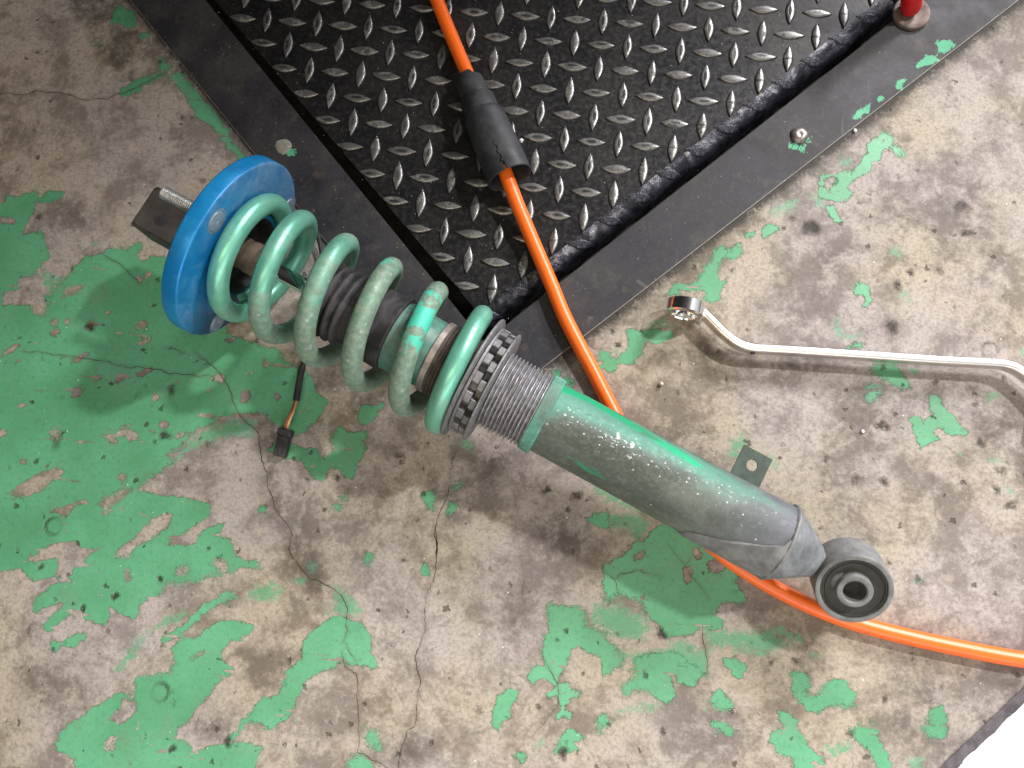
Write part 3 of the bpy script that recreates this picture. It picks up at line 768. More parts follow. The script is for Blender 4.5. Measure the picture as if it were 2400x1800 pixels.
STAINS_SHADE = [(705, 1285, 34, .5), (722, 1335, 34, .55), (735, 1370, 26, .5), (655, 1180, 34, .45), (690, 1230, 30, .45), (630, 1110, 36, .45), (780, 1420, 26, .35), (835, 1470, 22, .3), (1045, 1160, 18, .4), (1050, 1210, 16, .4), (163, 508, 60, .4), (2330, 1010, 60, .62), (1870, 862, 40, .45), (1830, 860, 50, .35), (2040, 1000, 75, .40), (1322, 1269, 60, .50), (1204, 1456, 26, .5), (1147, 1082, 52, .6),
 (2180, 1590, 52, .45), (2130, 1560, 50, .35), (1850, 1545, 70, .42), (1780, 1450, 40, .3), (90, 1616, 55, .40), (180, 1610, 35, .35), (506, 1706, 34, .55), (480, 1690, 50, .25),  # the blob below the hose paints its shadow
 (615, 1560, 50, .35), (963, 1753, 40, .55), (700, 1060, 55, .35), (620, 1010, 50, .35), (900, 1130, 90, .28), (1050, 1150, 80, .22), (1330, 1210, 60, .3), (1500, 1060, 80, .2),
 (860, 1230, 60, .2), (1690, 850, 60, .45), (1660, 810, 40, .35), (2020, 900, 60, .3), (2160, 930, 50, .40), (2250, 920, 50, .35), (1950, 590, 60, .3), (2080, 500, 90, .18), (2250, 480, 110, .28),  # the blobs at the spanner partly paint its cast shadow
 (2190, 620, 20, .5), (2250, 490, 15, .55), (2300, 560, 90, .2), (1560, 700, 60, .3), (1900, 700, 80, .3), (1620, 1000, 60, .28), (2090, 770, 18, .6), (2060, 770, 30, .3), (620, 870, 40, .2),
 (850, 900, 80, .35), (760, 860, 50, .3), (1380, 1000, 70, .25), (350, 60, 30, .1), (1300, 860, 60, .3), (1650, 1710, 60, .32), (2120, 1700, 40, .35), (1950, 1640, 50, .22),
 (1500, 1290, 60, .2), (300, 240, 120, .1), (90, 300, 90, .08), (2010, 1170, 90, .25), (2220, 1130, 60, .28), (2340, 740, 40, .3), (1910, 532, 11, 1.0), (1890, 545, 9, .9)]
DOTS = [(1900, 532, 15, .85), (94, 1329, 5, 1), (270, 1397, 6, 1), (374, 1357, 5, 1), (193, 1426, 6, .9), (532, 1739, 8, .7), (1318, 1765, 9, 1), (402, 1755, 6, 1), (1549, 1485, 9, 1),
 (2263, 548, 9, .8), (2250, 485, 12, .6), (2103, 670, 9, .8), (2090, 766, 12, .7), (2133, 640, 7, .7), (1855, 512, 7, .5), (1282, 1146, 7, .8), (1352, 1161, 9, .8), (1330, 1192, 5, .7), (210, 765, 9, .7),
 (2061, 998, 9, .8), (2075, 1003, 8, .7), (2004, 1125, 10, .5), (2070, 1130, 8, .6), (1934, 1075, 6, .6), (1630, 752, 8, .7), (1447, 809, 5, 1), (938, 1066, 8, .6), (2335, 1150, 8, .6), (2370, 1185, 10, .6),
 (940, 1082, 4, .9), (788, 1118, 6, .8), (2297, 1040, 8, .6), (2345, 1105, 10, .5), (1993, 1720, 6, .6), (2072, 1640, 6, .6), (400, 910, 9, .6), (385, 1020, 10, .7), (130, 1030, 14, .4)]
RINGS = [(2318, 822, 19, 3.0, .55), (124, 1233, 20, 3.5, .5), (372, 1622, 20, 4, .55), (80, 1478, 17, 3.5, .4), (560, 278, 14, 3, .25), (410, 313, 16, 4, .2), (1950, 425, 10, 3, .4)]
STAINPOLY = ['A 450,-60 480,100 560,200 620,330 720,420 780,520 870,530 880,430 1000,380 950,250 850,50 830,-60']


def sdf(poly, X, Y):
    """signed distance, positive inside"""
    n = len(poly)
    d2 = np.full(X.shape, 1e12)
    ins = np.zeros(X.shape, bool)
    for i in range(n):
        x0, y0 = poly[i]
        x1, y1 = poly[(i + 1) % n]
        ex, ey = x1 - x0, y1 - y0
        L = ex * ex + ey * ey + 1e-12
        t = np.clip(((X - x0) * ex + (Y - y0) * ey) / L, 0, 1)
        dx, dy = X - x0 - t * ex, Y - y0 - t * ey
        d2 = np.minimum(d2, dx * dx + dy * dy)
        if y0 != y1:
            c = ((y0 > Y) != (y1 > Y)) & (X < ex * (Y - y0) / (y1 - y0) + x0)
            ins ^= c
    d = np.sqrt(d2)
    return np.where(ins, d, -d)


def near(poly, X, Y, m):
    x0, y0 = poly.min(0) - m
    x1, y1 = poly.max(0) + m
    return np.nonzero((X > x0) & (X < x1) & (Y > y0) & (Y < y1))[0]


def field(polys, X, Y, m=12.0):
    F = np.full(X.shape, -m)
    for q in polys:
        idx = near(q, X, Y, m)
        if len(idx):
            F[idx] = np.maximum(F[idx], sdf(q, X[idx], Y[idx]))
    return F


def linedist(lines, X, Y, m=10.0):
    F = np.full(X.shape, m)
    for q in lines:
        q = np.array(q)
        # jitter the polyline so that it wanders
        idx = near(q, X, Y, m)
        for i in range(len(q) - 1):
            x0, y0 = q[i]
            ex, ey = q[i + 1] - q[i]
            L = ex * ex + ey * ey + 1e-12
            t = np.clip(((X[idx] - x0) * ex + (Y[idx] - y0) * ey) / L, 0, 1)
            F[idx] = np.minimum(F[idx], np.hypot(X[idx] - x0 - t * ex, Y[idx] - y0 - t * ey))
    return F


def jitter(q, seed, amp=1.2, step=5.0):
    rnd = random.Random(seed)
    out = [q[0]]
    for i in range(len(q) - 1):
        d = q[i + 1] - q[i]
        L = np.hypot(*d)
        k = max(1, int(L / step))
        nrm = np.array([-d[1], d[0]]) / (L + 1e-9)
        for j in range(1, k + 1):
            p = q[i] + d * j / k
            if j < k:
                p = p + nrm * rnd.uniform(-amp, amp)
            out.append(p)
    return np.array(out)


def setattr_(me, name, arr):
    a = me.attributes.new(name, 'FLOAT', 'POINT')
    a.data.foreach_set('value', np.asarray(arr, dtype=np.float32))


# ------------------------------------------------------------------ layout lines (metres)
def ln(p0, p1):
    a = at(*p0)[:2]
    b = at(*p1)[:2]
    d = (b - a) / np.linalg.norm(b - a)
    return a, d


def isect(l1, l2):
    a, d = l1
    b, e = l2
    t = np.linalg.solve(np.array([d, -e]).T, b - a)[0]
    return a + d * t


L_out = ln((304, 0), (600, 365))
L_in = ln((481, 0), (1089, 747))
L_pl = ln((503, 0), (1101, 710))
R_out = ln((1370, 788), (2389, 0))
R_in = ln((1200, 752), (2075, 65))
R_fl = ln((1471, 462), (1616, 357))   # where the plate starts to roll down
R_fl = (R_fl[0], R_in[1])
E_in = ln((2211, 1800), (2400, 1619))
E_out = ln((2237, 1800), (2400, 1637))
E_out = (E_out[0], E_in[1])
O_c = isect(L_out, R_out)
I_c = isect(L_in, R_in)


def side(line, X, Y):
    """signed distance to the left of line direction"""
    a, d = line
    return d[0] * (Y - a[1]) - d[1] * (X - a[0])


# ------------------------------------------------------------------ floor sheet
def build_floor():
    cs = [at(x, y) for x, y in ((0, 0), (2400, 0), (0, 1800), (2400, 1800))]
    x0, x1 = min(c[0] for c in cs) - 0.10, max(c[0] for c in cs) + 0.12
    y0, y1 = min(c[1] for c in cs) - 0.10, max(c[1] for c in cs) + 0.10
    st = 0.0015

    def axis(a, b):
        out = list(np.arange(a, b, st))
        lo, hi, s = [], [], st
        v = out[0]
        while v > a - 1.6:
            s *= 1.35
            v -= s
            lo.append(v)
        v = out[-1]
        s = st
        while v < b + 1.6:
            s *= 1.35
            v += s
            hi.append(v)
        return np.array(lo[::-1] + out + hi)
    xs, ys = axis(x0, x1), axis(y0, y1)
    GX, GY = np.meshgrid(xs, ys)
    nx, ny = len(xs), len(ys)
    X, Y = GX.ravel(), GY.ravel()
    Xm, Ym = X * 1000, Y * 1000
    paint = field([P(t) for t in PAINT], Xm, Ym)
    holes = [P(t) for t in HOLES]
    for (cx, cy, rx, ry) in CHIPS:
        k = []
        for i in range(9):
            a = 2 * math.pi * i / 9
            rr = random.uniform(0.7, 1.15)
            # chips lean along the brush direction
            ux, uy = rx * rr * math.cos(a), ry * rr * math.sin(a)
            c_, s_ = math.cos(-0.5), math.sin(-0.5)
            k.append('%f,%f' % (cx + ux * c_ - uy * s_, cy + ux * s_ + uy * c_))
        holes.append(P('T ' + ' '.join(k)))
    H = field(holes, Xm, Ym, 6.0)
    paint = np.minimum(paint, -H)
    worn = field([P(t) for t in WORN], Xm, Ym)
    cracks = linedist([jitter(P(t), i) for i, t in enumerate(CRACKS)], Xm, Ym)
    scr = linedist([P(t) for t in SCRATCH], Xm, Ym) + 0.28
    cracks = np.minimum(cracks, scr)
    stain = np.zeros(X.shape)  # real stains plus a few painted shadow blobs
    for (px, py, r, s) in STAINS_SHADE:
        c = at(px, py)
        rr = r * 0.30 / 1000 * 1.1
        g = s * np.exp(-((X - c[0]) ** 2 + (Y - c[1]) ** 2) / (rr * rr))
        stain = 1 - (1 - stain) * (1 - g)
    dot = np.zeros(X.shape)
    for (px, py, r, s_) in DOTS:
        c = at(px, py)
        rr = r * 0.30 / 1000
        a_n = np.arctan2(Y - c[1], X - c[0])
        dd = np.hypot(X - c[0], Y - c[1]) / (rr * (1 + 0.25 * np.sin(2 * a_n + px) + 0.15 * np.sin(3 * a_n + py)))
        dot = np.maximum(dot, s_ * np.clip(1.6 - dd, 0, 1))
    for (px, py, r, wd, s_) in RINGS:
        c = at(px, py)
        a_n = np.arctan2(Y - c[1], X - c[0])
        dd = np.abs(np.hypot(X - c[0], Y - c[1]) - r * 0.28 / 1000) / (wd * 0.30 / 1000)
        dot = np.maximum(dot, s_ * np.clip(1.5 - dd, 0, 1) * (0.6 + 0.4 * np.sin(a_n * 1.0 + px)))
    for t in STAINPOLY:
        d = field([P(t)], Xm, Ym, 10)
        stain = np.maximum(stain, np.clip((d + 2.5) / 5, 0, 1) * 0.62)
    # grime packed against the frame and the sill
    dl = -side(L_out, X, Y)
    dr = side(R_out, X, Y)
    dfr = np.maximum(-dl if False else side(L_out, X, Y) * 0, 0)
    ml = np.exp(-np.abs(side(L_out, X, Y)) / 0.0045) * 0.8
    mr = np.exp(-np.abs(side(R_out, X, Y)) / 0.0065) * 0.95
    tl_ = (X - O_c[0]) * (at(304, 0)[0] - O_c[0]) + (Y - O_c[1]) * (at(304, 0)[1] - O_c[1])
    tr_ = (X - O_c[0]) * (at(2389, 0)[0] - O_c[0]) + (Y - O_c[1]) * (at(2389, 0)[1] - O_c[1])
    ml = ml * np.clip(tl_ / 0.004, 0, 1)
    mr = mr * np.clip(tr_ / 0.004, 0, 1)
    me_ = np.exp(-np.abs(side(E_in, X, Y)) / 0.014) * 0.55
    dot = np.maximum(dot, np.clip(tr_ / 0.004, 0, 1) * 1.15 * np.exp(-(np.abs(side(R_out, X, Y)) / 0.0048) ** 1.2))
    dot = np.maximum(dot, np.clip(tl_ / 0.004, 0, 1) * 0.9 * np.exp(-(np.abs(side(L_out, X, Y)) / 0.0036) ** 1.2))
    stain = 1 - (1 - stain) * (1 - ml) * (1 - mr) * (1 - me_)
    # faces, dropping the pit opening and everything past the sill
    ii = np.arange((ny - 1) * (nx - 1))
    r_, c_ = ii // (nx - 1), ii % (nx - 1)
    a = r_ * nx + c_
    quads = np.stack([a, a + 1, a + nx + 1, a + nx], 1)
    cx = (X[quads[:, 0]] + X[quads[:, 2]]) / 2
    cy = (Y[quads[:, 0]] + Y[quads[:, 2]]) / 2
    ctr = at(1300, 100)
    sl = np.sign(side(L_out, ctr[0], ctr[1]))
    sr = np.sign(side(R_out, ctr[0], ctr[1]))
    pit = (sl * side(L_out, cx, cy) > 0.015) & (sr * side(R_out, cx, cy) > 0.015)
    mid = at(1200, 1200)
    se = np.sign(side(E_in, mid[0], mid[1]))
    past = se * side(E_in, cx, cy) < -0.003
    keep = ~(pit | past)
    quads = quads[keep]
    used = np.unique(quads)
    remap = np.full(X.shape[0], -1)
    remap[used] = np.arange(len(used))
    quads = remap[quads]
    me = bpy.data.meshes.new('floor')
    nv, nf = len(used), len(quads)
    co = np.zeros((nv, 3))
    co[:, 0] = X[used]
    co[:, 1] = Y[used]
    me.vertices.add(nv)
    me.vertices.foreach_set('co', co.ravel())
    me.loops.add(nf * 4)
    me.loops.foreach_set('vertex_index', quads.ravel().astype(np.int32))
    me.polygons.add(nf)
    me.polygons.foreach_set('loop_start', np.arange(0, nf * 4, 4, dtype=np.int32))
    me.polygons.foreach_set('loop_total', np.full(nf, 4, dtype=np.int32))
    me.update(calc_edges=True)
    for nm, arr in (('dot', dot), ('paint', paint), ('worn', worn), ('crack', cracks), ('stain', stain)):
        setattr_(me, nm, arr[used])
    me.materials.append(M['floor'])
    o = obj('floor', me)
    tag(o, 'concrete workshop floor with worn green paint and cracks', kind='structure')
    return se


SE = build_floor()

# hairline cracks: thin dark slivers of uneven width let into the floor surface
M['crack'] = mat_simple('crack_shadow_dirt', (0.050, 0.040, 0.030), 0.9, bump=0)
FLOOR = bpy.data.objects['floor']
for k_, t_ in enumerate(CRACKS):
    q = jitter(P(t_), k_, 1.2, 5.0)
    q = jitter(q, k_ + 100, 0.45, 1.3)
    n_p = len(q)
    V_, F_ = [], []
    for i_ in range(n_p):
        d_ = q[min(i_ + 1, n_p - 1)] - q[max(i_ - 1, 0)]
        d_ = d_ / (np.hypot(*d_) + 1e-9)
        nn_ = np.array([-d_[1], d_[0]])
        wv_ = 0.20 + 0.26 * mnoise.noise(Vector((q[i_][0] * 0.06, q[i_][1] * 0.06, k_))) + 0.22 * mnoise.noise(Vector((q[i_][0] * 0.4, q[i_][1] * 0.4, k_ + 9)))
        wv_ = max(0.05, wv_) * (0.75 if k_ not in (0, 3, 6) else 1.0) * min(1.0, 0.25 + min(i_, n_p - 1 - i_) * 0.12)
        for sg_ in (-1, 1):
            V_.append(((q[i_][0] + nn_[0] * wv_ * sg_) / 1000, (q[i_][1] + nn_[1] * wv_ * sg_) / 1000, 0.00012))
    for i_ in range(n_p - 1):
        F_.append((2 * i_, 2 * i_ + 1, 2 * i_ + 3, 2 * i_ + 2))
    obj('crack', mesh_of('crack', V_, F_, M['crack'], 0), FLOOR)

# ------------------------------------------------------------------ pale ground past the floor edge, and the sill
ea, ed = E_in
en = np.array([-ed[1], ed[0]])
if SE > 0:
    en = -en  # away from the floor
mb = MB()
p0 = ea - ed * 2.0 + en * 0.0005
p1 = ea + ed * 2.0 + en * 0.0005
q1 = p1 + en * 1.5
q0 = p0 + en * 1.5
mb.add([(*p0, -0.006), (*p1, -0.006), (*q1, -0.006), (*q0, -0.006)], [(0, 1, 2, 3)])
o = mb.build('pavement', M['white'], smooth=0)
tag(o, 'bright overexposed white ground past the floor edge', kind='structure')
# sill: a thin dark strip with a ragged outer edge
mb = MB()
N = 420
wdt = abs(np.dot(E_out[0] - E_in[0], en))
va, vb, vc = [], [], []
for i in range(N):
    s = -0.30 + 0.62 * i / (N - 1)
    j = wdt + 0.0012 * (mnoise.noise(Vector((s * 90, 0, 0))) + 0.6 * mnoise.noise(Vector((s * 420, 3, 0)))) + 0.0008
    if mnoise.noise(Vector((s * 60, 8, 1))) > 0.42:
        j += 0.0016
    b = ea + ed * s
    va.append((*(b - en * 0.0018), 0.0008))
    vb.append((*(b + en * (j - 0.0004)), 0.0008))
    vc.append((*(b + en * j), -0.0058))
V = va + vb + vc
F = []
for k in range(2):
    for i in range(N - 1):
        F.append((k * N + i, k * N + i + 1, (k + 1) * N + i + 1, (k + 1) * N + i))
mb.add(V, F)
o = mb.build('floor_edge_strip', M['sill'], smooth=30)
tag(o, 'thin dark ragged edge strip along the corner of the floor beside white ground', 'edge strip')

# ------------------------------------------------------------------ pit, frame, tread plate
mb = MB()
mb.box(-1.6, 1.9, -0.6, 1.6, -0.036, -0.035)
o = mb.build('pit_floor', M['pit'], smooth=0)
tag(o, 'dark bottom of the shallow pit under the tread plate', kind='structure')

frame = empty('pit_frame', (O_c[0], O_c[1], 0))
tag(frame, 'black steel frame of two flat strips around the tread plate pit', 'steel frame')
TOPZ = 0.0012


def strip(lo, li, dirsign, name):
    """flat bar between outer and inner line from the mitre out to beyond the picture"""
    n1, n2 = 460, 22
    d = lo[1] * dirsign
    L = 1.25
    oc = np.array(O_c)
    ic = np.array(I_c)
    vs, pa = [], []
    for j in range(n2 + 1):
        f = j / n2
        s0 = oc + (ic - oc) * f
        for i in range(n1 + 1):
            t = (i / n1) ** 1.6 * L
            p = s0 + (li[1] * dirsign * f + d * (1 - f)) * t
            vs.append((p[0] - O_c[0], p[1] - O_c[1], TOPZ))
    fs = []
    for j in range(n2):
        for i in range(n1):
            a = j * (n1 + 1) + i
            fs.append((a, a + 1, a + n1 + 2, a + n1 + 1))
    base = len(vs)
    # inner leg going down, outer lip
    for i in range(n1 + 1):
        v = vs[n2 * (n1 + 1) + i]
        vs.append((v[0], v[1], -0.05))
    for i in range(n1 + 1):
        v = vs[i]
        vs.append((v[0], v[1], -0.003))
    for i in range(n1):
        fs.append((n2 * (n1 + 1) + i, n2 * (n1 + 1) + i + 1, base + i + 1, base + i))
        fs.append((i + 1, i, base + n1 + 1 + i, base + n1 + 2 + i))
    me = mesh_of(name, vs, fs, M['strip'], 30)
    A = np.array(vs)
    X, Y = A[:, 0] + O_c[0], A[:, 1] + O_c[1]
    setattr_(me, 'paint', field([P(t) for t in STRIPPAINT], X * 1000, Y * 1000, 10))
    e = np.abs(side(lo, X, Y)) * 1000
    if name_is_right(lo):
        setattr_(me, 'edge', e)
    else:
        setattr_(me, 'edge', e + 0.25)
    return obj('frame_strip', me, frame)


def name_is_right(lo):
    return lo is R_out


# direction signs: away from the corner
dsl = -1 if np.dot(L_out[1], at(304, 0)[:2] - O_c) < 0 else 1
dsr = 1 if np.dot(R_out[1], at(2389, 0)[:2] - O_c) > 0 else -1
strip(L_out, L_in, dsl, 'frame_strip')
strip(R_out, R_in, dsr, 'frame_strip')


def dome(px, py, r, h, mat, name, parent, z0=TOPZ):
    c = at(px, py, z0)
    mb = MB()
    prof = []
    for k in range(9):
        a = math.pi / 2 * k / 8
        prof.append((h * math.sin(a) * (1 if k else 0), r * (0.30 + 0.70 * math.cos(a))))
    prof.append((h * 0.80, 0.0006))
    mb.lathe(prof, 28, rfun=lambda x, rr, t: rr * (1 + 0.05 * math.sin(3 * t) + 0.03 * math.sin(5 * t + 1)))
    mb.v = [(v[1] + c[0] - O_c[0], v[2] + c[1] - O_c[1], v[0] + z0 - 0.0001) for v in mb.v]
    return mb.build(name, mat, parent, 50)


o = dome(1873, 318, 0.0066, 0.0030, M['rivet'], 'rivet', frame)
tag(o, 'domed worn rivet with a smear of green paint')
dome(664, 343, 0.0062, 0.0009, M['strip'], 'rivet', frame)

# tread plate
PC = isect(L_pl, R_fl)
dl_ = L_pl[1] * (-1 if np.dot(L_pl[1], at(503, 0)[:2] - PC) < 0 else 1)
dr_ = R_fl[1] * (1 if np.dot(R_fl[1], at(2075, 65)[:2] - PC) > 0 else -1)
on = np.array([dr_[1], -dr_[0]])          # outward across the rolled edge
if np.dot(on, at(1700, 1200)[:2] - PC) < 0:
    on = -on
ln_ = np.array([-dl_[1], dl_[0]])         # inward from the cut edge
if np.dot(ln_, at(1300, 100)[:2] - PC) < 0:
    ln_ = -ln_
RR = 0.0112


def bend(x, y, z):
    """wrap plate-space point over the rolled edge"""
    s = (x - PC[0]) * on[0] + (y - PC[1]) * on[1]
    if s <= 0:
        return (x, y, z)
    ph = min(s / RR, math.pi / 2)
    ex = max(0.0, s - RR * math.pi / 2)
    o_ = (RR + z) * math.sin(ph)
    zz = -RR + (RR + z) * math.cos(ph) - ex
    return (x - on[0] * s + on[0] * o_, y - on[1] * s + on[1] * o_, zz)


plate = empty('tread_plate', (PC[0], PC[1], 0))
tag(plate, 'black steel tread plate with raised lozenge lugs and a rolled right edge', 'tread plate')
mb = MB()
n1 = 300
rows = [-0.010, 0.0] + [RR * math.pi / 2 * k / 9 for k in range(1, 10)] + [RR * math.pi / 2 + 0.006, RR * math.pi / 2 + 0.014]
V, F = [], []
for s in rows:
    for i in range(n1 + 1):
        t = (i / n1) ** 1.3 * 1.1
        b = PC + dr_ * t + on * s
        z = 0.0
        if s > 0.0005:
            z = 0.0012 * mnoise.noise(Vector((t * 60, s * 90, 2))) + 0.0008 * mnoise.noise(Vector((t * 190, s * 200, 5)))
        q = bend(b[0], b[1], z)
        V.append((q[0] - PC[0], q[1] - PC[1], q[2]))
for j in range(len(rows) - 1):
    for i in range(n1):
        a = j * (n1 + 1) + i
        F.append((a, a + 1, a + n1 + 2, a + n1 + 1))
base = len(V)
# flat field: fan of quads up the cut edge
far = 1.15
pl = [PC - on * 0.010, PC + dr_ * 1.1 - on * 0.010]
a0 = pl[0] - dl_ * 0 + 0
V += [(a0[0] - PC[0], a0[1] - PC[1], 0), (pl[1][0] - PC[0], pl[1][1] - PC[1], 0),
      (pl[1][0] + dl_[0] * far - PC[0], pl[1][1] + dl_[1] * far - PC[1], 0), (a0[0] + dl_[0] * far - PC[0], a0[1] + dl_[1] * far - PC[1], 0),
      (a0[0] + dl_[0] * far - PC[0], a0[1] + dl_[1] * far - PC[1], -0.0045), (a0[0] - PC[0], a0[1] - PC[1], -0.0045)]
F += [(base, base + 1, base + 2, base + 3), (base, base + 3, base + 4, base + 5)]
# skirt of the rolled part along the cut edge
V += [(0 + 0, 0, 0), (0, 0, -0.0045)]
F += [(base, base + 5, len(V) - 1, len(V) - 2)]
FR = [f for f in F if max(f) < base and min(f) >= n1 + 1]
FP = [f for f in F if not (max(f) < base and min(f) >= n1 + 1)]
mb.add(V, FP)
mb.build('plate_sheet', M['plate'], plate, 40)
mb = MB()
mb.add(V[:base], FR)
mb.build('rolled_edge', M['roll'], plate, 60)


def lug_shape(seed, L=0.0116, Wd=0.0041):
    r = random.Random(seed)
    n = 6
    out = []
    L *= r.uniform(0.96, 1.04)
    Wd *= r.uniform(0.93, 1.08)
    prof = [(1.0, 1.0, -0.0001), (0.95, 0.80, 0.0008), (0.84, 0.50, 0.00125)]
    v = []
    for (kl, kw, z) in prof:
        for sgn in (1, -1):
            for k in range(n):
                t = -1 + 2 * k / n
                if sgn < 0:
                    t = -t
                x = t * L * kl
                y = sgn * Wd * kw * (1 - abs(t) ** 1.75)
                v.append((x, y, z))
    v.append((0, 0, 0.00128))
    m = 2 * n
    f = []
    for j in range(2):
        for k in range(m):
            k2 = (k + 1) % m
            f.append((j * m + k, (j + 1) * m + k, (j + 1) * m + k2, j * m + k2)[::-1])
    for k in range(m):
        f.append((2 * m + k, 2 * m + (k + 1) % m, 3 * m))
    return v, f


LUGM = []
for k in range(5):
    v, f = lug_shape(k)
    LUGM.append(mesh_of('tread_lug', v, f, M['lug'], 55))
cnt = 0
for j in range(-3, 15):
    for i in range(-16, 22):
        x, y = i * 0.02, -j * 0.02
        horiz = (i + j) % 2 == 0
        dL = (x - PC[0]) * ln_[0] + (y - PC[1]) * ln_[1]
        sR = (x - PC[0]) * on[0] + (y - PC[1]) * on[1]
        if dL < 0.003 or sR > 0.011:
            continue
        px = CAM_M.T @ (np.array([x, y, 0]) - CAM_C)
        u_, v_ = 1200 + FPX * px[0] / -px[2], 900 - FPX * px[1] / -px[2]
        if u_ < -50 or u_ > 2450 or v_ < -60:
            continue
        ang = (0 if horiz else math.pi / 2) + random.uniform(-0.03, 0.03)
        if dL > 0.0125 and sR < -0.0125:
            o = obj('tread_lug', random.choice(LUGM), plate)
            o.location = (x - PC[0], y - PC[1], 0)
            o.rotation_euler = (0, 0, ang + (math.pi if random.random() < 0.5 else 0))
        else:
            v, f = lug_shape(random.randrange(99))
            c, s = math.cos(ang), math.sin(ang)
            w2 = []
            for (a, b, z) in v:
                X, Y = x + a * c - b * s, y + a * s + b * c
                d = (X - PC[0]) * ln_[0] + (Y - PC[1]) * ln_[1]
                if d < 0.0004:
                    X += ln_[0] * (0.0004 - d)
                    Y += ln_[1] * (0.0004 - d)
                    z = z * 0.6
                q = bend(X, Y, z * (0.75 if sR > -0.001 else 1.15))
                w2.append((q[0] - PC[0] - (x - PC[0]), q[1] - PC[1] - (y - PC[1]), q[2]))
            me = mesh_of('tread_lug', w2, f, M['roll'] if sR > -0.001 else M['lug'], 55)
            o = obj('tread_lug', me, plate)
            o.location = (x - PC[0], y - PC[1], 0)
        cnt += 1
print('lugs', cnt)

# ------------------------------------------------------------------ the coilover
a_ = at(552, 583, 0.0615)
b_ = at(2000, 1365, 0.0325)
u = Vector(b_ - a_).normalized()
v = Vector((0, 0, 1)).cross(u).normalized()
w3 = u.cross(v)
STR = empty('coilover')
SM = Matrix(((u[0], v[0], w3[0], a_[0]), (u[1], v[1], w3[1], a_[1]), (u[2], v[2], w3[2], a_[2]), (0, 0, 0, 1)))
STR.matrix_world = SM
SMI = SM.inverted()
tag(STR, 'used coilover damper with mint coil spring, blue top plate and grey lower eye', 'coilover')


def part(name, mb, mat, parent=STR, smooth=40, lab=None):
    o = mb.scaled(0.001).build(name, mat, parent, smooth)
    if lab:
        o['label'] = lab
    return o


# top plate
DX = 4.0
mb = MB()
prof = [(-7.5, 20), (-7.5, 60.6), (-7.1, 61.5), (-6.3, 62), (2.7, 62), (3.4, 61.7), (DX - 0.15, 61.1), (DX, 60.4), (DX, 44), (DX, 30.6),
        (9, 30.2), (10.4, 29.4), (10.8, 28.2), (10.4, 26.8)]
mb.lathe([(x, r) for x, r in prof], 128, cap=False)
mb.lathe([(-7.5, 20.1), (-7.7, 0.5)], 128, cap=False)
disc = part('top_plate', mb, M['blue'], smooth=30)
A = np.array([vv.co[:] for vv in disc.data.vertices]) * 1000
th = np.arctan2(A[:, 2], A[:, 1])
rr = np.hypot(A[:, 1], A[:, 2])
face = np.clip((A[:, 0] - 1.9) / 1.5, 0, 1)
dust = face * (0.55 + 0.45 * np.clip(np.cos(th - 0.2), -1, 1)) * 0.9 + face * np.clip(np.cos(th - 3.6), 0, 1) * 0.55
dust = np.where(rr < 31, 0.1, dust)
dust = dust * 0.85
setattr_(disc.data, 'dirt', dust)
setattr_(disc.data, 'grime_shade', face * np.clip(np.cos(th + 2.25), 0, 1) ** 1.5)  # dirt plus shade painted on the lower part of the face
mb = MB()
mb.lathe([(10.4, 26.8), (8, 25.8), (0, 25.0), (-3, 22.0), (-6.8, 20.0), (-7.0, 0.5)], 96, cap=False)
part('bearing_recess', mb, M['rubber'], smooth=30)
# stud heads and threaded studs
for k, (hy, hz) in enumerate(((2.5, 48.5), (46.5, -26.0), (-46.0, -27.0))):
    mb = MB()
    mb.lathe([(DX + 0.12, 8.4), (DX + 0.20, 8.2), (DX + 0.15, 7.4), (DX - 0.3, 7.1)], 40, cen=(0, hy, hz), cap=False)
    mb.lathe([(DX + 0.0, 6.8), (DX + 0.55, 6.6), (DX + 0.7, 6.0), (DX + 0.7, 1.4), (DX + 0.15, 0.9), (DX + 0.1, 0.1)], 40, cen=(0, hy, hz), cap=False)
    hd = part('stud_head', mb, M['head'], smooth=35)
    mb = MB()
    pr = [(-34.0, 0.3), (-34, 2.6), (-33.2, 3.4)]
    x = -33.0
    while x < -10:
        pr += [(x, 3.45), (x + 0.5, 4.05), (x + 0.75, 4.05)]
        x += 1.25
    pr += [(-9.5, 3.4)]
    mb.lathe(pr, 28, cen=(0, hy, hz), cap=False)
    part('threaded_stud', mb, M['zinc'], smooth=25)
# actuator box behind the plate
mb = MB()
mb.box(-60, -24, -20, 9.5, -16, 15.5, 1.6)
bx = part('adjuster_box', mb, M['box'], smooth=25)
mb = MB()
mb.lathe([(-26, 0.2), (-26, 14.5), (-25, 15.8), (-12, 16.4), (-9.8, 19)], 48, cen=(0, -6, 0), cap=False)
part('adjuster_base', mb, M['rubber'], smooth=40)
mb = MB()
mb.lathe([(-0.3, 4.8), (0.25, 4.6), (0.3, 0.2)], 32, cap=False)
mb.v = [(-44 + p[1], -8 + p[2], 15.5 + p[0]) for p in mb.v]
part('round_mark', mb, M['rubber'], parent=bx, smooth=0)

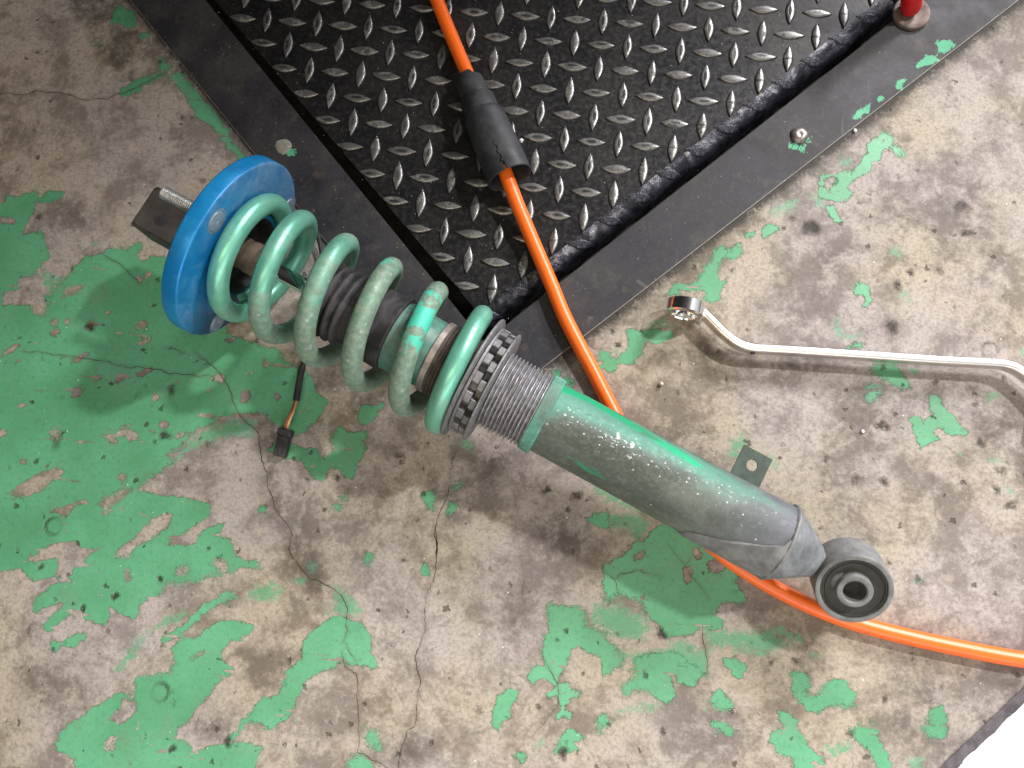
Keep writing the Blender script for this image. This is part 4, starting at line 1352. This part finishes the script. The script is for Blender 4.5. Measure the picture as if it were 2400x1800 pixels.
# coil spring
kn = [(-0.36, 10.6), (0.15, 10.7), (0.5, 15.8), (0.75, 23.0), (1, 31.5), (1.5, 47), (2, 63.5), (2.5, 79.5), (3, 96.5), (3.5, 113), (4, 130), (4.5, 146), (5, 163), (5.25, 168.2), (5.5, 170.4), (5.72, 170.4)]
kx = [k[0] for k in kn]
ky = [k[1] for k in kn]
NS = 700
nn = np.linspace(kx[0], kx[-1], NS)
cx_ = np.interp(nn, kx, ky)
ker = np.hanning(61)
ker /= ker.sum()
cx_ = np.convolve(np.pad(cx_, 30, mode='edge'), ker, 'valid')
pts = []
rads = []
for q, x in zip(nn, cx_):
    R_ = 37.3
    t = 2 * math.pi * q
    pts.append((x, R_ * math.cos(t), R_ * math.sin(t)))
    rads.append(6.6)
rads[0] = rads[-1] = 5.6
mb = MB()
mb.tube(pts, rads, 28)
spring = part('coil_spring', mb, M['spring'], smooth=60)
A = np.array([vv.co[:] for vv in spring.data.vertices]) * 1000
ring = np.repeat(nn, 28)
ring = np.concatenate([ring, []])
th = (ring % 1.0) * 2 * np.pi
base = np.interp(ring, [-1, 0.6, 1.2, 1.8, 2.2, 3.0, 4.3, 4.85, 5.0, 5.3, 6.3], [0.05, 0.12, 0.30, 0.45, 0.50, 0.72, 0.85, 0.75, 0.12, 0.15, 0.45])
low = np.clip((-A[:, 1]) / 45, 0, 1) * 0.45
dirt = base + low * np.interp(ring, [0, 1, 5, 6], [0.3, 0.8, 0.8, 0.3])
setattr_(spring.data, 'dirt', dirt)
fresh = np.zeros(len(A))
for (q0, t0, dq, dr0, s) in ((3.10, 0.6, 0.035, 1, .62), (4.135, 0.8, 0.022, 1, .8), (4.21, 0.2, 0.045, 1, .95), (4.27, -1.0, 0.03, 1, .7), (5.13, 0, 0.05, 1, .35), (5.32, -1, 0.06, 1, .3), (2.12, .5, .05, 1, .25)):
    fresh = np.maximum(fresh, s * np.exp(-((ring - q0) / dq) ** 2) * np.clip((A[:, 2] + 8) / 20, 0, 1))
setattr_(spring.data, 'fresh', fresh)

# piston rod, bump stop, washer
mb = MB()
mb.lathe([(10, 5.2), (70, 5.2)], 48, cap=True)
part('piston_rod', mb, M['chrome'], smooth=60)
mb = MB()
mb.lathe([(-7, 9), (-4, 10.6), (6, 11), (9, 10.2), (12, 11), (20, 11), (23, 9.5), (24.5, 6)], 48, cap=False)
part('bump_stop', mb, M['buff'], smooth=50)
mb = MB()
mb.lathe([(24.6, 5.0), (24.6, 12.6), (25.2, 13.2), (27, 13.2), (27.6, 12.6), (27.6, 5.0)], 48, cap=False)
part('washer', mb, M['alu'], smooth=30)

# dust boot
pr = [(63.0, 5.6), (62.8, 16), (63.2, 20.2), (64.5, 21.0)]
x = 64.5
for k in range(4):
    for s in range(9):
        q = s / 8
        pr.append((x + 6.1 * q, 20.9 + 4.1 * math.sin(math.pi * q) ** 0.62))
    x += 6.3
pr += [(x + 1, 21.5), (x + 4, 21.6), (x + 6, 23.2), (x + 8, 24.4), (x + 10.0, 24.2), (x + 11.2, 22.6), (x + 12.2, 22.4), (x + 13.6, 24.3), (x + 14.6, 24.7)]
pr += [(118.6, 25.3), (119.2, 26.0), (120.4, 26.0), (120.8, 25.3), (120.8, 22)]
mb = MB()
mb.lathe(pr, 96, cap=False, rfun=lambda x, r, t: r + 0.25 * math.sin(2 * t + x * 0.1))
part('dust_boot', mb, M['boot'], smooth=50)

# upper damper tube (painted), band and grooved rings
mb = MB()
mb.lathe([(120.6, 23.3), (147.5, 22.6), (148, 22.2)], 96, cap=False)
part('inner_tube', mb, M['teal'], smooth=40)
mb = MB()
mb.lathe([(147.6, 22.0), (147.8, 23.7), (148.4, 24.2), (151.8, 24.2), (152.4, 23.6), (152.5, 22)], 96, cap=False)
part('band', mb, M['band'], smooth=35)
mb = MB()
pr = []
x = 152.4
while x < 178:
    pr += [(x, 22.9), (x + 0.7, 24.0), (x + 1.3, 24.0), (x + 2.0, 22.9)]
    x += 2.3
mb.lathe(pr, 96, cap=False)
part('grooved_ring', mb, M['bandd'], smooth=35)

# spring seat
mb = MB()
mb.lathe([(175.6, 24), (175.6, 30), (174.4, 31.5), (175.6, 33), (175.9, 41.0), (176.4, 41.5), (177.4, 41.5), (178.0, 40.6), (178.2, 24)], 128, cap=False)
part('spring_seat', mb, M['alu'], smooth=35)


def castle(x0, x1, xt0, xt1, r, rn, nt, mat, phase, duty=0.52):
    """ring with a solid collar x0-x1 and square teeth xt0-xt1 standing on radius rn"""
    mb = MB()
    lo, hi = min(x0, xt0), max(x1, xt1)
    mb.lathe([(x0, 24), (x0, r - 0.6), (x0 + 0.4, r), (x1 - 0.2, r), (x1, r - 0.3), (x1, rn)], 144, cap=False)
    mb.lathe([(lo + 0.1, rn), (hi - 0.1, rn)], 144, cap=False)
    mb.lathe([(lo + 0.1, rn), (lo + 0.1, 24)], 72, cap=False)
    mb.lathe([(hi - 0.1, 24), (hi - 0.1, rn)], 72, cap=False)
    for k in range(nt):
        a0 = phase + 2 * math.pi * k / nt
        a1 = a0 + 2 * math.pi / nt * duty
        m = 5
        b = 0.45
        V = []
        rows = [(rn - 0.5, xt0, xt1, 0.0), (r - b, xt0, xt1, 0.0), (r, xt0 + b, xt1 - b, b / r)]
        for (rad, xa, xb, ins) in rows:
            for xx in (xa, xb):
                for i in range(m + 1):
                    a = a0 + ins + (a1 - a0 - 2 * ins) * i / m
                    V.append((xx, rad * math.cos(a), rad * math.sin(a)))
        F = []
        q = m + 1
        for L_ in range(2):
            o0, o1 = L_ * 2 * q, (L_ + 1) * 2 * q
            for i in range(m):
                F.append((o0 + i, o1 + i, o1 + i + 1, o0 + i + 1))
                F.append((o0 + q + i + 1, o1 + q + i + 1, o1 + q + i, o0 + q + i))
            F.append((o0, o0 + q, o1 + q, o1))
            F.append((o0 + m, o1 + m, o1 + q + m, o0 + q + m))
        o1 = 2 * 2 * q
        for i in range(m):
            F.append((o1 + i, o1 + q + i, o1 + q + i + 1, o1 + i + 1))
        mb.add(V, F)
    return mb


NT_ = 17
part('notched_collar', castle(178.6, 180.6, 180.5, 185.0, 36.3, 29.5, NT_, M['alu'], 0.10), M['alu'], smooth=30)
mb = castle(189.4, 190.2, 185.3, 189.8, 35.6, 29.0, NT_, M['alu'], 0.10 + 0.10)
mb.lathe([(189.6, 30), (189.8, 37.4), (190.3, 37.9), (191.0, 37.7), (191.6, 36.6), (191.9, 24.5)], 144, cap=False)
part('lock_ring', mb, M['alu'], smooth=30)

# thread: a true helix
mb = MB()
x0, x1, pitch = 191.0, 222.5, 2.62
nxp = 12 * 12
prof = [(x0 + (x1 - x0) * i / nxp, 25.0) for i in range(nxp + 1)]


def thr(x, r, t):
    ph = ((x - x0) / pitch - t / (2 * math.pi)) % 1.0
    h = 1 - abs(ph - 0.5) * 2
    return 22.9 + 2.4 * (min(1, max(0, (h - 0.12) / 0.66)) ** 0.85)


mb.lathe(prof, 96, cap=False, rfun=thr)
part('threaded_sleeve', mb, M['thread'], smooth=60)
mb = MB()
mb.lathe([(222.0, 23), (222.1, 25.0), (222.8, 25.9), (229.2, 26.1), (230.2, 25.3), (230.4, 23)], 110, cap=False,
         rfun=lambda x, r, t: r - (1.6 if abs(t - 0.36) < 0.05 and x > 224 else 0))
part('stop_ring', mb, M['minty'], smooth=35)

# damper tube with its own dirt, paint and splashes
mb = MB()
prof = [(229.5, 23.0), (230.5, 23.6)] + [(231 + (389 - 231) * i / 110, 23.6 + 0.5 * i / 110) for i in range(111)] + [(391, 24.3)]
mb.lathe(prof, 128, cap=False)
tube = part('damper_tube', mb, M['tube'], smooth=50)
A = np.array([vv.co[:] for vv in tube.data.vertices]) * 1000
th = np.degrees(np.arctan2(A[:, 2], A[:, 1]))
X_ = A[:, 0]


def gb(x, c, s):
    return np.exp(-((x - c) / s) ** 2)


cen = np.interp(X_, [230, 250, 280, 305, 335], [38, 28, 38, 44, 52])
wid = np.interp(X_, [230, 245, 280, 310, 335, 340], [16, 15, 12, 9, 6, 1])
fr = np.exp(-((th - cen) / wid) ** 2) * np.interp(X_, [229, 232, 322, 334], [0.9, 0.95, 0.85, 0.0])
fr2 = 0.55 * gb(th, 138, 13) * gb(X_, 268, 22)
setattr_(tube.data, 'fresh', np.maximum(fr, fr2))
tl = gb(th, 50, 32) * np.interp(X_, [230, 300, 360, 390], [1.1, 0.95, 0.6, 0.3]) + 0.35 * gb(X_, 225, 14)
setattr_(tube.data, 'teal', tl)
spk = gb(th, np.interp(X_, [230, 300, 370], [84, 80, 70]), 26) * np.interp(X_, [229, 236, 330, 385], [0.55, 0.9, 0.75, 0.15])
setattr_(tube.data, 'speck', spk)

# sleeve of the lower bracket, weld seam, cone, neck, eye
mb = MB()
V, F = [], []
na, nx2 = 60, 14
for i in range(na + 1):
    fi = math.radians(88 + 190 * i / na)
    d = math.degrees(fi)
    xs = np.interp(d, [88, 100, 112, 124, 140, 155, 200, 278], [390, 388, 378, 366, 352, 338, 334, 338])
    for k in range(nx2 + 1):
        x = xs + (392.5 - xs) * k / nx2
        r = 25.35 if k else 24.2
        V.append((x if k else xs - 0.3, r * math.cos(fi), r * math.sin(fi)))
for i in range(na):
    for k in range(nx2):
        a = i * (nx2 + 1) + k
        F.append((a, a + 1, a + nx2 + 2, a + nx2 + 1))
mb.add(V, F)
part('bracket_sleeve', mb, M['castiron'], smooth=35)
mb = MB()
mb.lathe([(390.6, 24.4), (391.2, 25.6), (392.4, 25.9), (393.4, 25.2), (394, 24.2)], 96, cap=False,
         rfun=lambda x, r, t: r + 0.25 * math.sin(9 * t) + 0.15 * math.sin(23 * t))
part('weld_seam', mb, M['castiron'], smooth=60)
mb = MB()
mb.lathe([(393.2, 24.6), (396, 23.6), (402, 20.2), (409, 15.8), (414.5, 12.2), (417.2, 10.6), (418, 9.6), (418.4, 8.4)], 96, cap=False)
part('lower_cone', mb, M['cone'], smooth=50)
mb = MB()
mb.lathe([(417.5, 8.8), (420, 8.0), (423, 8.2), (427, 9.8), (431, 12)], 48, cap=False)
part('neck', mb, M['castiron'], smooth=60)

tilt = math.radians(27)
EX = Matrix.Translation((441, 0.6, 0)) @ Matrix.Scale(0.93, 4) @ Matrix.Rotation(tilt, 4, 'X')   # local z of the eye leans to -v


def zl(prof, seg=96):
    mb = MB()
    mb.lathe(prof, seg, cap=False)
    mb.v = [(p[1], p[2], p[0]) for p in mb.v]
    mb.v = [tuple(EX @ Vector(p)) for p in mb.v]
    return mb


eye = part('lower_eye', zl([(-14, 20.4), (-14, 23.2), (-13.2, 24.1), (-8, 24.3), (13.0, 24.2), (14.0, 23.6), (14.2, 22.8), (14.0, 21.2), (13.4, 20.6), (-14, 20.4)]), M['castiron'], smooth=35)
part('bushing_rubber', zl([(-12.5, 11), (-12.5, 20.5), (12.0, 20.5), (12.9, 20.2), (13.0, 19.4), (12.2, 18.8), (12.0, 18.0), (12.5, 17.4), (12.2, 16.2), (11.2, 14.0), (11.4, 12.0), (11.6, 11)]), M['bushrub'], parent=eye, smooth=40)
part('inner_sleeve', zl([(-16, 7.2), (-16, 11), (15.6, 11.4), (16.6, 10.9), (16.9, 10.2), (16.9, 8.2), (16.2, 7.3), (-16, 7.2)]), M['castiron'], parent=eye, smooth=35)

# hose bracket tab with a hole
mb = MB()
cxx, cyy, hw, rh, seg = 356.5, 34.0, 9.8, 3.6, 40
ZT, ZB = 4.5, 2.9
V, F = [], []
for z in (ZT, ZB):
    for i in range(seg):
        a = 2 * math.pi * i / seg + math.pi / 4
        V.append((cxx + rh * math.cos(a), cyy + rh * math.sin(a), z))
    for i in range(seg):
        a = 2 * math.pi * i / seg + math.pi / 4
        c, s = math.cos(a), math.sin(a)
        k = hw / max(abs(c), abs(s))
        V.append((cxx + k * c, cyy + k * s * (1.24 if s < 0 else 0.95), z))
for i in range(seg):
    j = (i + 1) % seg
    F.append((i, seg + i, seg + j, j))
    F.append((2 * seg + j, 3 * seg + j, 3 * seg + i, 2 * seg + i))
    F.append((i, j, 2 * seg + j, 2 * seg + i))
    F.append((seg + j, seg + i, 3 * seg + i, 3 * seg + j))
mb.add(V, F)
part('bracket_tab', mb, M['tab'], smooth=30, lab='square dark green bracket tab with a round hole')

# cable, wires and connector at the end of it (floor points)
def wl(px, py, z):
    return SMI @ Vector(at(px, py, z))


cp = [wl(640, 500, 0.030), wl(700, 508, 0.022), wl(735, 535, 0.012), wl(751, 575, 0.006), wl(757, 640, 0.004), wl(748, 720, 0.004), wl(728, 800, 0.004), wl(708, 862, 0.0045), wl(700, 905, 0.005), wl(694, 940, 0.0055)]
mb = MB()
c_ = cr(cp, 8)
mb.tube([Vector(q) for q in c_], [0.0017 if i < len(c_) - 17 else 0.0024 for i in range(len(c_))], 12)
cable = mb.build('cable', M['rubber'], STR, 50)
for k, (mt, off) in enumerate((('wireb', -3.0), ('wireo', 3.0), ('wireb', 0.5))):
    mb = MB()
    c_ = cr([wl(695 + off * 0.5, 934, 0.0055), wl(686 + off * 0.8, 962, 0.0068 + 0.0006 * (k == 1)), wl(674 + off, 990, 0.0066), wl(668 + off, 1012, 0.0052)], 8)
    mb.tube([Vector(q) for q in c_], 0.00085, 8)
    mb.build('wire', M[mt], cable, 60)
ca, cb = Vector(at(671, 1006, 0.0046)), Vector(at(656, 1070, 0.0046))
d = (cb - ca).normalized()
sd = Vector((0, 0, 1)).cross(d)
CM = SMI @ Matrix(((d[0], sd[0], 0, ca[0]), (d[1], sd[1], 0, ca[1]), (d[2], sd[2], 1, ca[2]), (0, 0, 0, 1)))
mb = MB()
L = (cb - ca).length
mb.box(0, 0.0052, -0.0047, 0.0047, -0.0045, 0.0040, 0.0006)
mb.box(0.0052, L, -0.0040, 0.0040, -0.0043, 0.0034, 0.0006)
mb.box(0.0056, L - 0.001, -0.0008, 0.0008, 0.0033, 0.0041, 0.0002)
mb.box(0.0052, 0.0075, -0.0032, 0.0032, 0.0033, 0.0044, 0.0003)
mb.xf(CM)
mb.build('connector', M['rubber'], cable, 30)

# ------------------------------------------------------------------ orange hose and its black sleeve
HZ = 0.0063
hp = [(975, -140, HZ), (1003, -60, HZ), (1024, 0, HZ), (1058, 85, 0.008), (1092, 165, 0.011), (1130, 260, 0.0145), (1172, 370, 0.0150), (1205, 460, 0.0120), (1240, 545, 0.0085), (1290, 662, HZ),
      (1322, 740, 0.0065), (1360, 815, 0.0058), (1392, 875, 0.005), (1430, 950, 0.0046), (1490, 1062, 0.0052), (1575, 1185, 0.0052), (1682, 1290, 0.0052), (1780, 1358, 0.0052),
      (1888, 1415, 0.0052), (2005, 1460, 0.0052), (2130, 1493, 0.0052), (2260, 1521, 0.0054), (2400, 1546, 0.0058), (2560, 1560, 0.006), (2760, 1570, 0.006)]
mb = MB()
mb.tube(cr([at(x, y, z) for x, y, z in hp], 14), 0.0052, 28)
o = mb.build('air_hose', M['hose'], None, 60)
tag(o, 'glossy orange air hose running over the tread plate and under the coilover', 'hose')

SA, SB = Vector(at(1099, 190, 0.0125)), Vector(at(1195, 416, 0.0170))
d = (SB - SA).normalized()
sv = Vector((0, 0, 1)).cross(d).normalized()
sw = d.cross(sv)
SLM = Matrix(((d[0], sv[0], sw[0], SA[0]), (d[1], sv[1], sw[1], SA[1]), (d[2], sv[2], sw[2], SA[2]), (0, 0, 0, 1)))
SL = empty('hose_sleeve')
SL.matrix_world = SLM
tag(SL, 'black stepped rubber sleeve threaded on the orange hose, its wide end slit', 'rubber sleeve')
Ls = (SB - SA).length
mb = MB()
slit = 1.75


def slr(x, r, t):
    k = max(0.0, (x - Ls * 0.55) / (Ls * 0.45))
    return r * (1 + 0.05 * k * math.cos(2 * (t - 0.3)))


pr = [(Ls * .42, 0.0136), (Ls - 0.004, 0.0142), (Ls, 0.0146), (Ls + 0.0006, 0.0152), (Ls + 0.0001, 0.0159), (Ls - 0.006, 0.01585)] + [(Ls * (0.92 - 0.02 * q), 0.0158) for q in range(15)] + [(Ls * .60, 0.0157), (Ls * .42, 0.0153), (Ls * .385, 0.0150), (Ls * .372, 0.0146), (Ls * .368, 0.0131),
      (Ls * .215, 0.0129), (Ls * .205, 0.0125), (Ls * .200, 0.0110), (0.0012, 0.0106), (0.0, 0.0100), (0.0008, 0.0085), (Ls * .2, 0.0084)]
# one narrow slit near the top of the wide end: an open seam in the lathe
mb.lathe(pr, 180, cap=False, rfun=slr)
keep = []
for f in mb.f:
    c = sum((Vector(mb.v[i]) for i in f), Vector()) / 4
    t = math.atan2(c[2], c[1]) % (2 * math.pi)
    if c[0] > Ls * 0.72 and abs(t - slit - 0.05 * math.sin(c[0] * 900)) < 0.16 * (c[0] / Ls - 0.66):
        continue
    keep.append(f)
mb.f = keep
o = mb.build('sleeve_body', M['sleeve'], SL, 40)
mb = MB()
V = []
for i in range(9):
    a = 1.2 + 2.4 * i / 8
    for (x, r) in ((-0.0050, 0.0058), (-0.0046, 0.0075), (0.0008, 0.0104), (0.0010, 0.0090)):
        V.append((x, r * math.cos(a), r * math.sin(a)))
F = []
for i in range(8):
    for k in range(4):
        F.append((i * 4 + k, i * 4 + (k + 1) % 4, (i + 1) * 4 + (k + 1) % 4, (i + 1) * 4 + k))
F += [(0, 1, 2, 3), (35, 34, 33, 32)]
mb.add(V, F)
mb.build('torn_flap', M['sleeve'], SL, 30)

# ------------------------------------------------------------------ offset ring spanner lying on its side
WR = empty('ring_spanner', at(1760, 820))
WO = Vector(WR.location)
tag(WR, 'chrome offset ring spanner lying on its side on the bare concrete', 'spanner')
pp = [(1622, 712, .0150), (1640, 722, .0150), (1663, 744, .0150), (1695, 776, .0150), (1728, 801, .0148), (1760, 813, .0146), (1810, 817, .0146), (1866, 820, .0146), (2029, 831, .0146), (2192, 842, .0146),
      (2320, 849, .0146), (2366, 854, .0146), (2396, 867, .0146), (2430, 893, .0146), (2464, 924, .0146), (2490, 948, .0146)]
cl = [Vector(q) for q in cr([at(x, y, z) for x, y, z in pp], 8)]
mb = MB()
V, F = [], []
SEC = 12
for i, c in enumerate(cl):
    t = (cl[min(i + 1, len(cl) - 1)] - cl[max(i - 1, 0)]).normalized()
    nrm = Vector((-t[1], t[0], 0)).normalized()
    e = min(i, len(cl) - 1 - i) / (len(cl) - 1)
    hh = 0.0054 if e > 0.12 else 0.0054 + 0.0040 * (1 - e / 0.12) ** 2
    hw_ = 0.0027 + 0.0012 * max(0, 1 - e / 0.10)
    for k in range(SEC):
        a = 2 * math.pi * k / SEC + math.pi / SEC
        x = math.copysign(abs(math.cos(a)) ** 0.35, math.cos(a)) * hw_
        z = math.copysign(abs(math.sin(a)) ** 0.45, math.sin(a)) * hh
        V.append(c + nrm * x + Vector((0, 0, z - 0.0045)) - WO)
for i in range(len(cl) - 1):
    for k in range(SEC):
        k2 = (k + 1) % SEC
        F.append((i * SEC + k, i * SEC + k2, (i + 1) * SEC + k2, (i + 1) * SEC + k))
F += [tuple(reversed(range(SEC))), tuple((len(cl) - 1) * SEC + k for k in range(SEC))]
mb.add(V, F)
mb.build('shank', M['satin'], WR, 45)


def ringhead(px, py, z, yaw):
    c = Vector(at(px, py, z))
    mb = MB()
    R0, RI, H = 0.0132, 0.0094, 0.0050

    def inner(x, r, t):
        if r < 0.0110:
            return r - 0.0005 * abs(math.sin(6 * t)) + 0.0002
        return r
    pr = [(-H, RI), (-H, R0 - 0.0014), (-H + 0.0010, R0), (H - 0.0010, R0), (H, R0 - 0.0014), (H, RI + 0.0006), (H - 0.0008, RI), (-H, RI)]
    mb.lathe(pr, 72, cap=False, rfun=inner)
    rot = Matrix.Rotation(yaw, 4, 'Z')
    mb.v = [tuple(rot @ Vector(p) + c - WO) for p in mb.v]
    return mb.build('ring_head', M['ringchrome'], WR, 35)


ringhead(1606, 723, 0.0142, math.radians(-97))
ringhead(2515, 985, 0.0142, math.radians(-97))
mb = MB()
c = Vector(at(1764, 829, 0.011)) - WO
mb.box(c[0] - 0.0014, c[0] + 0.0014, c[1] - 0.0002, c[1] + 0.0012, c[2] - 0.0016, c[2] + 0.0006, 0.0002)
mb.build('shadow_dab', M['rubber'], WR, 30)  # black dab modelled to stand in for a tiny shadow

# ------------------------------------------------------------------ red rod on a washer at the top right
c = Vector(at(2134, 34, TOPZ))
RD = empty('red_rod', c)
tag(RD, 'red steel rod standing on a round rusty washer at the upper right of the frame', 'rod')
mb = MB()
mb.lathe([(0, 0.0136), (0.0022, 0.0138), (0.0030, 0.0132), (0.0034, 0.011), (0.0026, 0.009), (0.0028, 0.001)], 56, cap=False)
mb.v = [(p[1], p[2], p[0]) for p in mb.v]
mb.build('washer', M['rust'], RD, 40)
mb = MB()
top = Vector(at(2150, -150, 0.060)) - c
foot = Vector(at(2134, 26, 0.0045)) - c
mb.tube([foot, foot.lerp(top, 0.06), foot.lerp(top, 0.5), top], [0.0058, 0.0073, 0.0073, 0.0073], 32)
mb.build('rod', M['red'], RD, 40)

# ------------------------------------------------------------------ crumbs
def crumb(name, px, py, z, r, mat, label, seed, flat=0.7):
    rnd = random.Random(seed)
    c = Vector(at(px, py, z))
    mb = MB()
    prof = []
    for k in range(6):
        a = math.pi * k / 5
        prof.append((-r * math.cos(a), max(0.00005, r * math.sin(a))))
    mb.lathe(prof, 8, rfun=lambda x, rr, t: rr * rnd.uniform(0.75, 1.2) if flat < 1 else rr)
    mb.v = [(p[1], p[2], p[0] * flat + r * flat) for p in mb.v]
    o = mb.build(name, mat, None, 0 if flat < 1 else 60)
    o.location = c
    tag(o, label, name.split('_')[-1])
    return o


crumb('white_crumb', 1222, 331, 0.0, 0.0018, M['crumb'], 'white crumb on the tread plate beside the black sleeve', 1)
crumb('pale_bead', 1549, 901, 0.0, 0.0016, M['pebble'], 'small pale round bead on the concrete between hose and spanner', 2, 1.0)
crumb('white_crumb', 2021, 1011, 0.0, 0.0012, M['crumb'], 'tiny white crumb on the grey floor stain below the spanner', 3)
crumb('white_crumb', 2003, 307, 0.0, 0.0014, M['crumb'], 'tiny white crumb in the dirt along the right frame strip', 4)
# fine grit everywhere: nobody could count it
mb = MB()
rnd = random.Random(5)
for k in range(420):
    px, py = rnd.uniform(0, 2400), rnd.uniform(0, 1800)
    q = at(px, py)
    s = rnd.uniform(0.00018, 0.00045)
    on_pl = (q[0] - PC[0]) * ln_[0] + (q[1] - PC[1]) * ln_[1] > 0 and (q[0] - PC[0]) * on[0] + (q[1] - PC[1]) * on[1] < 0
    z = 0.0 if on_pl else TOPZ if side(R_out, q[0], q[1]) * np.sign(side(R_out, *at(1300, 100)[:2])) > 0 and side(L_out, q[0], q[1]) * np.sign(side(L_out, *at(1300, 100)[:2])) > 0 else 0.0
    if SE * side(E_in, q[0], q[1]) < 0.002:
        continue
    a = rnd.uniform(0, 6)
    V = [(q[0] + s * math.cos(a + i * 2.1) * (1.8 if i == 0 else 1), q[1] + s * math.sin(a + i * 2.1), z) for i in range(3)] + [(q[0], q[1], z + s)]
    mb.add(V, [(0, 1, 3), (1, 2, 3), (2, 0, 3)])
o = mb.build('grit', M['crumb'], None, 0)
tag(o, 'fine pale grit scattered over floor and plate', 'grit', kind='stuff')
